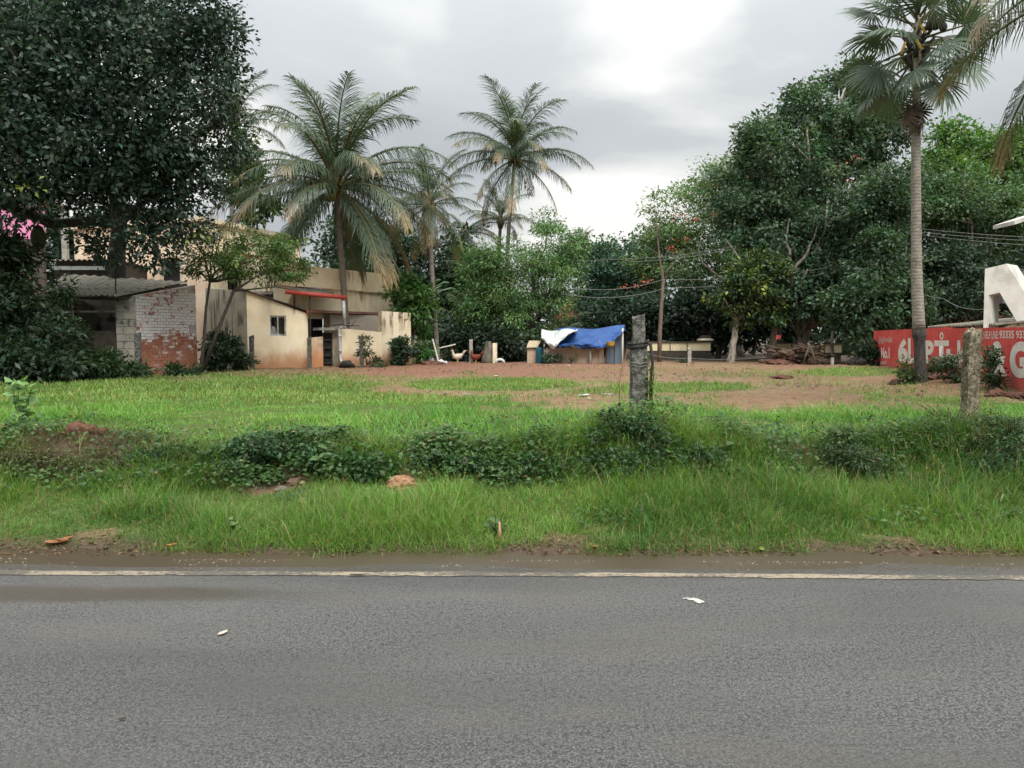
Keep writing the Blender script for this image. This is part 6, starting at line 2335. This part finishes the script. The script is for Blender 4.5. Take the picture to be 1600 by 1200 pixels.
bush('yellowish straggling bush below the torn bank at the left edge', 45, 7.05, [(40, 722, 7.05, 55, 24), (-10, 735, 7.0, 45, 28), (110, 730, 7.1, 35, 16)], 4000, .04, (.085, .105, .036), 209, .3)
bush('dark low bush in the torn earth hollow', 225, 7.2, [(215, 722, 7.2, 45, 18), (265, 715, 7.25, 36, 18)], 2600, .042, (.036, .075, .026), 210)
noisy_stem = noisy('weed_stem', (.05, .06, .02), (.09, .10, .035), 30, .8, 0)
wt = weed('sapling', 'pale green leafy sapling standing on the bank at the left edge', 38, 7.9, .62, .16, 42, .135, (.17, .30, .10), 51, .75, 6)
wt['category'] = 'sapling'
weed('leafy_weed', 'big-leaved weed beside the bare rubble in the middle of the bank', 512, 7.0, .26, .22, 75, .085, (.055, .115, .03), 52)
weed('leafy_weed', 'big-leaved weed just right of the rubble patch, second along the bank', 560, 7.05, .24, .2, 60, .08, (.06, .125, .035), 53)
weed('leafy_weed', 'dark leafy weed above the little earth heap', 672, 7.05, .28, .32, 110, .055, (.04, .09, .03), 54)
weed('leafy_weed', 'dark leafy weed clump left of the rubble patch', 445, 7.2, .28, .36, 110, .055, (.035, .08, .025), 55)
weed('leafy_weed', 'pale-leaved weed on top of the dark bush before the mossy post', 985, 7.15, .34, .24, 90, .05, (.07, .15, .05), 56, .45, 16)
weed('leafy_weed', 'round-leaved weed right of the mossy post mound', 1110, 7.05, .24, .24, 55, .085, (.06, .125, .03), 57, .85)
weed('leafy_weed', 'round-leaved weed at the foot of the mossy post mound', 1040, 6.95, .18, .16, 36, .085, (.065, .13, .03), 58, .85)
weed('leafy_weed', 'small weed sticking up at the gutter edge near the dry stalk', 778, 5.75, .2, .08, 16, .06, (.05, .11, .03), 59)
weed('leafy_weed', 'dark leafy weed on the bank beside the left earth hollow', 310, 7.2, .28, .36, 110, .05, (.035, .08, .025), 60)
weed('leafy_weed', 'creeper climbing the right side of the mossy post', 1016, 7.75, .62, .07, 46, .05, (.10, .22, .045), 61, .7)
weed('leafy_weed', 'pale little weed in the left verge grass', 365, 5.85, .1, .1, 14, .05, (.13, .24, .08), 62)
weed('leafy_weed', 'dark low weed clump far right of the mossy post', 1320, 7.15, .24, .34, 240, .045, (.05, .10, .035), 63, .4, 24)
weed('leafy_weed', 'brownish scrub mound around the lichen-covered post', 1490, 7.5, .26, .4, 150, .045, (.085, .105, .04), 64, .3, 36)
weed('leafy_weed', 'dark green scrub right of the lichen-covered post', 1575, 7.2, .3, .38, 150, .045, (.045, .10, .03), 65, .35, 32)
weed('leafy_weed', 'ragged weeds on the torn bank near the left edge', 50, 7.1, .24, .4, 300, .04, (.08, .105, .035), 66, .35, 26)
# bare twig with a green tip left of the mossy post
g = gpos(968, 8.2)
t = thing('bare_twig', tuple(g), 'thin curved twig with a green tip left of the mossy post', 'twig')
MB().tube([g, at(968, 595, 8.2), at(973, 570, 8.2), at(979, 555, 8.2), at(980, 545, 8.2)], [.006, .005, .005, .004, .003], 5).build('stem', DRYSTICK, t, True)


def lump(name, label, px, D, s, mat_, seed, cat, sz=.7, sink=.25, group=None, py=None):
    r = np.random.default_rng(seed)
    bm = bmesh.new()
    bmesh.ops.create_icosphere(bm, subdivisions=4 if 'heap' in name else 3, radius=1)
    for v in bm.verts:
        c = v.co
        n = 1 + .5 * (float(vn(c.x * 1.6 + seed, c.y * 1.6 + c.z * 1.1, seed)) - .5) + .42 * (float(vn(c.x * 4 + c.z * 2, c.y * 4 - c.z * 3, seed + 3)) - .5) + .09 * (r.random() - .5)
        v.co = Vector((c.x * s[0], c.y * s[1], c.z * s[2])) * n
    me = bpy.data.meshes.new(name)
    bm.to_mesh(me)
    bm.free()
    g = gpos(px, D)
    o = link(name, me, mat_)
    o.location = (g.x, g.y, g.z + s[2] * (1 - 2 * sink) * .6)
    o.rotation_euler = (0, 0, r.uniform(0, 6))
    return tag(o, label, cat, group)


LG = 'lumps of red laterite on the bank'
lump('laterite_lump', 'leftmost red laterite lump on top of the torn bank', 62, 7.7, (.09, .07, .06), LATER, 1, 'stone', group=LG)
lump('laterite_lump', 'largest red laterite lump on top of the torn bank', 122, 7.65, (.11, .08, .09), LATER, 2, 'stone', group=LG)
lump('laterite_lump', 'small laterite lump wedged right of the largest one', 145, 7.68, (.07, .06, .06), LATER, 3, 'stone', group=LG)
lump('laterite_lump', 'rightmost red laterite lump on the torn bank', 160, 7.7, (.07, .06, .05), LATER, 4, 'stone', group=LG)
lump('earth_heap', 'small heap of crumbly orange earth in the bank grass', 626, 6.8, (.15, .13, .085), EARTH, 5, 'earth heap', sink=.45)
lump('rubble_stone', 'flat grey stone in the bare rubble patch on the bank', 438, 6.78, (.06, .05, .025), BARK, 6, 'stone')
lump('rubble_stone', 'brown clod at the top of the bare rubble patch', 462, 7.0, (.09, .07, .06), noisy('brown_clod', (.08, .05, .035), (.15, .095, .065), 12, .95, .6), 7, 'stone')
lump('soil_heap', 'low red soil heap right of the fan palm foot', 1470, 16.4, (.28, .25, .10), LATER, 8, 'soil heap', sink=.45)
lump('soil_heap', 'rounded red clod right of the lichen-covered post', 1556, 13.4, (.22, .18, .10), LATER, 9, 'soil heap', sink=.4)
lump('soil_heap', 'red clods along the right foot of the red wall', 1588, 13.2, (.2, .16, .08), LATER, 10, 'soil heap', sink=.4)
lump('soil_heap', 'small red clod left of the fan palm foot', 1400, 16.6, (.16, .12, .1), LATER, 11, 'soil heap', sink=.35)
lump('soil_heap', 'broad red soil bank under the uprooted stump', 1225, 28.5, (1.1, .5, .2), LATER, 12, 'soil heap', sink=.45)
lump('soil_heap', 'small red soil heap alone on the field right of centre', 1222, 19.8, (.3, .2, .08), LATER, 13, 'soil heap', sink=.45)
lump('dark_stump', 'black burnt stump lying left of the red wall end', 1341, 23.5, (.32, .3, .2), noisy('burnt_wood', (.012, .01, .009), (.04, .033, .028), 9, .95, .8), 14, 'stump', sink=.3)
lump('soil_heap', 'red earth clods below the white rubbish by the slim palm', 676, 28.3, (.7, .4, .12), LATER, 15, 'soil heap', sink=.45)

# uprooted stump with gnarled roots
g = gpos(1245, 28.2)
t = thing('uprooted_stump', tuple(g), 'uprooted gnarled brown tree stump with spreading roots before the yellow wall', 'stump')
pr = random.Random(5)
mb = MB()
c = g + Vector((0, 0, .35))
mb.tube([c + Vector((-.9, 0, -.05)), c + Vector((-.3, -.1, .05)), c + Vector((.3, 0, .1)), c + Vector((.7, .1, .2))], [.08, .13, .15, .06], 9)
mb.build('bole', ROOTM, t, True)
for k in range(30):
    a = pr.uniform(0, 6.28)
    s = c + Vector((pr.uniform(-.6, .7), pr.uniform(-.2, .2), pr.uniform(-.1, .15)))
    e = s + Vector((pr.uniform(-1.2, 1.5), pr.uniform(-.5, .3), pr.uniform(-.35, .45)))
    e.z = max(e.z, g.z + .03)
    mb = MB()
    mb.tube(wob(s, e, 5, .2, pr), [.075, .06, .055, .04, .03, .01], 7)
    mb.build('root', ROOTM, t, True)
for k, (x0, x1, lab) in enumerate(((1262, 1312, 'brown log lying right of the uprooted stump'), (1185, 1222, 'thin brown log lying left of the uprooted stump'))):
    a, b_ = gpos(x0, 28.0), gpos(x1, 28.2)
    mb = MB()
    mb.tube(wob(a + Vector((0, 0, .12)), b_ + Vector((0, 0, .1)), 6, .04, pr), [.13, .14, .12, .12, .1, .1, .07] if k == 0 else [.06, .07, .06, .06, .05, .05, .03], 8)
    tag(mb.build('log', ROOTM, None, True, tuple(a)), lab, 'log')
mb = MB()
a = gpos(1264, 27.6)
mb.tube([a + Vector((.25, 0, -.03)), a + Vector((.12, 0, .45)), a + Vector((-.05, .02, .8))], [.04, .035, .05], 6)
mb.tube([a + Vector((-.2, .1, 0)), a + Vector((0, .02, .7))], [.03, .03], 6)
tag(mb.build('split_stake', BARK, None, True, tuple(a)), 'forked pale stake leaning over the roots', 'stake')
mb = MB()
p = at(1209, 527, 29.6)
V = [(p.x - .02, 29.3, p.z - .09), (p.x + .17, 29.32, p.z - .07), (p.x + .18, 29.3, p.z + .07), (p.x, 29.3, p.z + .09)]
mb.add(V + [(x, y + .02, z) for x, y, z in V], [(0, 1, 2, 3), (7, 6, 5, 4), (0, 4, 5, 1), (1, 5, 6, 2), (2, 6, 7, 3), (3, 7, 4, 0)])
tag(mb.build('red_plate', REDP, None, False, tuple(p)), 'small red plate fixed on the pale trunk behind the roots', 'plate')


# hens
def hen(label, px, D, facing, mat_, seed, s=1.0):
    g = gpos(px, D)
    t = thing('hen', tuple(g), label, 'hen', None)
    def q(x, z, y=0):
        return g + Vector((math.cos(facing) * x - math.sin(facing) * y, math.sin(facing) * x + math.cos(facing) * y, z)) * s
    mb = MB()
    mb.tube([q(-.25, .36), q(-.19, .31), q(-.1, .25), q(0, .23), q(.09, .25), q(.13, .32), q(.145, .39), q(.16, .43), q(.185, .445), q(.2, .44)],
            [.015, .05, .10, .12, .095, .055, .038, .036, .025, .006], 12)
    mb.build('body', mat_, t, True)
    for y in (-.045, .045):
        mb = MB()
        mb.tube([q(-.01, .16, y), q(-.02, .08, y), q(0, -.005, y), q(.06, -.005, y)], [.018, .011, .009, .006], 6)
        mb.build('leg', YELP, t, True)
    mb = MB()
    mb.tube([q(.2, .44), q(.225, .43)], [.012, .002], 6)
    mb.build('beak', YELP, t, True)
    mb = MB()
    for k in range(4):
        a = q(.135 + .018 * k, .462)
        mb.tube([a, a + Vector((0, 0, .035 * s))], [.012 * s, .004 * s], 5)
    mb.build('comb', REDP, t, True)
    mb = MB()
    mb.tube([q(-.2, .31), q(-.27, .42), q(-.33, .45)], [.05, .035, .01], 8)
    mb.build('tail', mat_, t, True)


hen('pale cream hen standing upright on the red soil before the trees', 714, 28.6, math.radians(200), FEATHW, 1, 1.1)
hen('red-brown hen by the grey stone post', 743, 29.0, math.radians(170), FEATHR, 2, 1.0)
# white rubbish by the slim palm, basin, slab and other scraps
RB = 'white rubbish pieces heaped by the slim palm'
for k, (px, D, sx, sz, lab) in enumerate(((662, 28.9, .12, .09, 'leftmost white rubbish piece by the slim palm foot'), (670, 28.7, .13, .07, 'second white rubbish piece from the left by the slim palm'), (674, 29.1, .12, .1, 'white rubbish piece lying highest behind the others'),
                                         (680, 28.8, .10, .07, 'small white rubbish piece touching the slim palm trunk'), (689, 28.9, .14, .10, 'rounded white rubbish piece right of the slim palm trunk'), (696, 28.8, .09, .06, 'smallest white rubbish piece at the right end of the heap'))):
    o = lump('white_rubbish', lab, px, D, (sx, sx * .8, sz), WHITEP, 30 + k, 'rubbish', sink=.2, group=RB)
    o.location.z += .08 if k == 2 else 0
g = gpos(781, 28.4)
mb = MB()
P = []
for k in range(9):
    a = math.pi * k / 8
    P.append(g + Vector((math.cos(a) * .16, 0, math.sin(a) * .15 + .02)))
mb.tube(P, [.03, .045, .05, .055, .055, .055, .05, .045, .03], 8)
tag(mb.build('white_ring', WHITEP, None, True, tuple(g)), 'white half ring standing on the red soil', 'ring')
g = gpos(773, 29.6)
mb = MB()
mb.box((g.x, g.y, g.z + .38), (.17, .1, .78), .2)
tag(mb.build('white_slab', CREAM_UP, None, False, tuple(g)), 'upright cream slab standing among the dark trees', 'slab')
g = gpos(762, 29.8)
mb = MB()
mb.tube([g - Vector((0, 0, .1)), g + Vector((0, 0, .2)), g + Vector((.02, 0, .5)), g + Vector((.03, 0, .85))], [.3, .24, .17, .1], 10)
tag(mb.build('tree_stump', BARK, None, True, tuple(g)), 'grey tapering stump beside the cream slab', 'stump')
strand('leaning_stick', 'thin pale stick leaning on the slim palm trunk', [gpos(686, 28.6), at(676, 530, 29)], .025, STICKW, 0, 'stick')
strand('leaning_rail', 'pale rail slanting right from the slim palm in the dark', [at(686, 544, 30), at(712, 538, 30.2)], .025, STICKW, 0, 'rail')
g = gpos(652, 28.4)
mb = MB()
mb.wall(XY(641, 28.9), XY(668, 29.6), .25, .3, zat(531, 29))
tag(mb.build('low_wall', CREAM_GREY, None, False, tuple(g)), 'low grey wall stub right of the mouldy yard wall', 'wall')
mb = MB()
p = at(649, 528, 29.2)
mb.tube([p + Vector((0, 0, -.03)), p + Vector((0, 0, .02)), p + Vector((0, 0, .1))], [.06, .08, .03], 8)
tag(mb.build('white_jug', WHITEP, None, True, tuple(p)), 'small white jug on the low grey wall stub', 'jug')


def flat_scrap(name, label, px, D, w, mat_, seed, cat, z=None, curl=.25, asp=.45, rz=None, group=None):
    pr = random.Random(seed)
    g = gpos(px, D) if z is None else Vector((at(px, 900, D).x, D, z))
    if z is not None:
        d = ray(px, 600 - FPX * math.tan(math.atan2(z - CAMZ, D) + PITCH))
        g = Vector((d.x * D / d.y, D, z))
    n = 8
    rz = pr.uniform(0, 6.28) if rz is None else rz
    V, F = [], []
    for i in range(n + 1):
        t = i / n
        hw = w * asp * .5 * math.sin(math.pi * (.04 + .92 * t)) ** .7 * pr.uniform(.8, 1.15)
        for k in (-1, 0, 1):
            x, y = (t - .5) * w, hw * k
            zz_ = w * curl * (t - .45) ** 2 + abs(k) * hw * .5 * curl * 2
            V.append((g.x + x * math.cos(rz) - y * math.sin(rz), g.y + x * math.sin(rz) + y * math.cos(rz), g.z + .008 + zz_))
    for i in range(n):
        for k in (0, 1):
            F.append((i * 3 + k, i * 3 + k + 1, i * 3 + k + 4, i * 3 + k + 3))
    o = MB().add(V, F).build(name, mat_, None, True, tuple(g))
    so = o.modifiers.new('thickness', 'SOLIDIFY')
    so.thickness = .0025
    return tag(o, label, cat, group)


DL = 'fallen leaves along the gutter'
flat_scrap('dry_leaf', 'largest curled brown leaf at the left end of the gutter', 88, 5.62, .17, DRYLEAF, 1, 'leaf', curl=.5, rz=.1, group=DL)
flat_scrap('dry_leaf', 'brown leaf curling upright behind the largest gutter leaf', 102, 5.66, .11, DRYLEAF, 2, 'leaf', curl=.9, rz=.6, group=DL)
flat_scrap('dry_leaf', 'small orange-brown leaf on the mud left of centre', 268, 5.58, .07, ORLEAF, 3, 'leaf', rz=.5, group=DL)
flat_scrap('dry_leaf', 'bright orange leaf caught in the left verge grass', 280, 6.15, .13, ORLEAF, 4, 'leaf', rz=.2, group=DL)
flat_scrap('dry_leaf', 'long reddish-brown leaf at the gutter left of the dry stalk', 497, 5.6, .18, noisy('red_brown_leaf', (.30, .10, .04), (.42, .17, .07), 30, .7, .2), 5, 'leaf', rz=.05, asp=.28, group=DL)
flat_scrap('dry_leaf', 'dark leaf by the mud at the bottom right of the verge', 928, 5.52, .12, DRYLEAF, 6, 'leaf', group=DL)
flat_scrap('dry_leaf', 'dark soggy leaf just left of the small orange-brown one', 165, 5.55, .09, DARKW, 7, 'leaf', group=DL)
flat_scrap('dry_leaf', 'yellow-green fallen leaf at the gutter far right', 1190, 5.5, .08, noisy('yellow_green_leaf', (.3, .32, .08), (.4, .4, .12), 30, .7, .1), 8, 'leaf', group=DL)
flat_scrap('paper_scrap', 'small bent pale scrap lying on the asphalt at lower left', 348, 3.9, .065, PAPER, 9, 'scrap', z=.0, rz=1.1, asp=.5, curl=.1)
flat_scrap('dark_scrap', 'dark leaf scrap on the asphalt at the bottom left', 190, 3.0, .03, DARKW, 10, 'scrap', z=.0)
flat_scrap('dark_twig', 'short dark twig lying on the painted line', 561, 4.87, .12, RUST, 11, 'twig', z=.0, rz=.02, asp=.16, curl=.1)
# bird dropping splash: a thin flat blot on the asphalt
def blot():
    d = ray(1083, 937)
    t_ = CAMZ / -d.z
    c = Vector((d.x * t_, d.y * t_, .004))
    mb = MB()
    pr = random.Random(3)
    for cx, cy, rx, ry, a0 in ((0, 0, .035, .022, 0), (.02, -.035, .022, .035, .3), (-.035, .01, .02, .01, 0), (.045, -.05, .008, .02, .2), (-.055, -.004, .007, .005, 0)):
        n = 14
        V = [(c.x + cx + math.cos(a) * rx * pr.uniform(.7, 1.2), c.y + cy + math.sin(a) * ry * pr.uniform(.7, 1.2), .004 + .0012 * len(mb.f)) for a in np.linspace(0, 2 * math.pi, n, endpoint=False)]
        mb.add(V, [tuple(range(n))])
    tag(mb.build('white_splash', noisy('white_splash', (.34, .34, .31), (.46, .46, .42), 60, .6, 0), None, False, tuple(c)), 'white splash of bird dropping on the asphalt right of centre', 'splash')


blot()
g = gpos(780, 5.62)
mb = MB()
mb.tube([g - Vector((0, 0, .02)), g + Vector((.004, 0, .08)), g + Vector((.002, .01, .15))], [.012, .012, .007], 6)
tag(mb.build('dry_stalk', DRYSTICK, None, True, tuple(g)), 'upright dry orange stalk at the gutter edge in the middle', 'stalk')
strand('bleached_stick', 'upright bleached stick in the verge grass at the right edge', [gpos(1563, 6.35) + Vector((0, 0, .02)), at(1568, 772, 6.35)], .007, STICKW, 0, 'stick')
strand('bleached_stick', 'bleached stick lying slanted left of the upright one', [at(1527, 787, 6.3), at(1546, 796, 6.2)], .006, STICKW, 0, 'stick')
strand('dead_stem_arch', 'thin dark stem arching over the grass right of the mossy post', [gpos(1275, 7.3), at(1285, 700, 7.3), at(1325, 702, 7.3), at(1350, 712, 7.3), gpos(1362, 7.3)], .006, DARKW, 0, 'stem')
FS = 'pale scraps lying about the field'
for k, (px, D, w, lab) in enumerate(((775, 20.4, .32, 'pale scraps at the edge of the red soil above the green strip'), (731, 14.3, .2, 'white scrap on the field left of the mossy post'), (912, 13.6, .34, 'long whitish scrap on bare soil left of the mossy post'), (950, 13.9, .26, 'whitish scrap nearest the left side of the mossy post'),
                                     (824, 26.2, .3, 'white scrap on the red soil before the coop'), (888, 26.8, .3, 'white scrap on the red soil before the mud wall'), (922, 13.0, .2, 'small grey scrap below the long whitish one'))):
    flat_scrap('pale_scrap', lab, px, D, w, WHITEP if k else PAPER, 80 + k, 'scrap', curl=.2, asp=.4, group=FS)
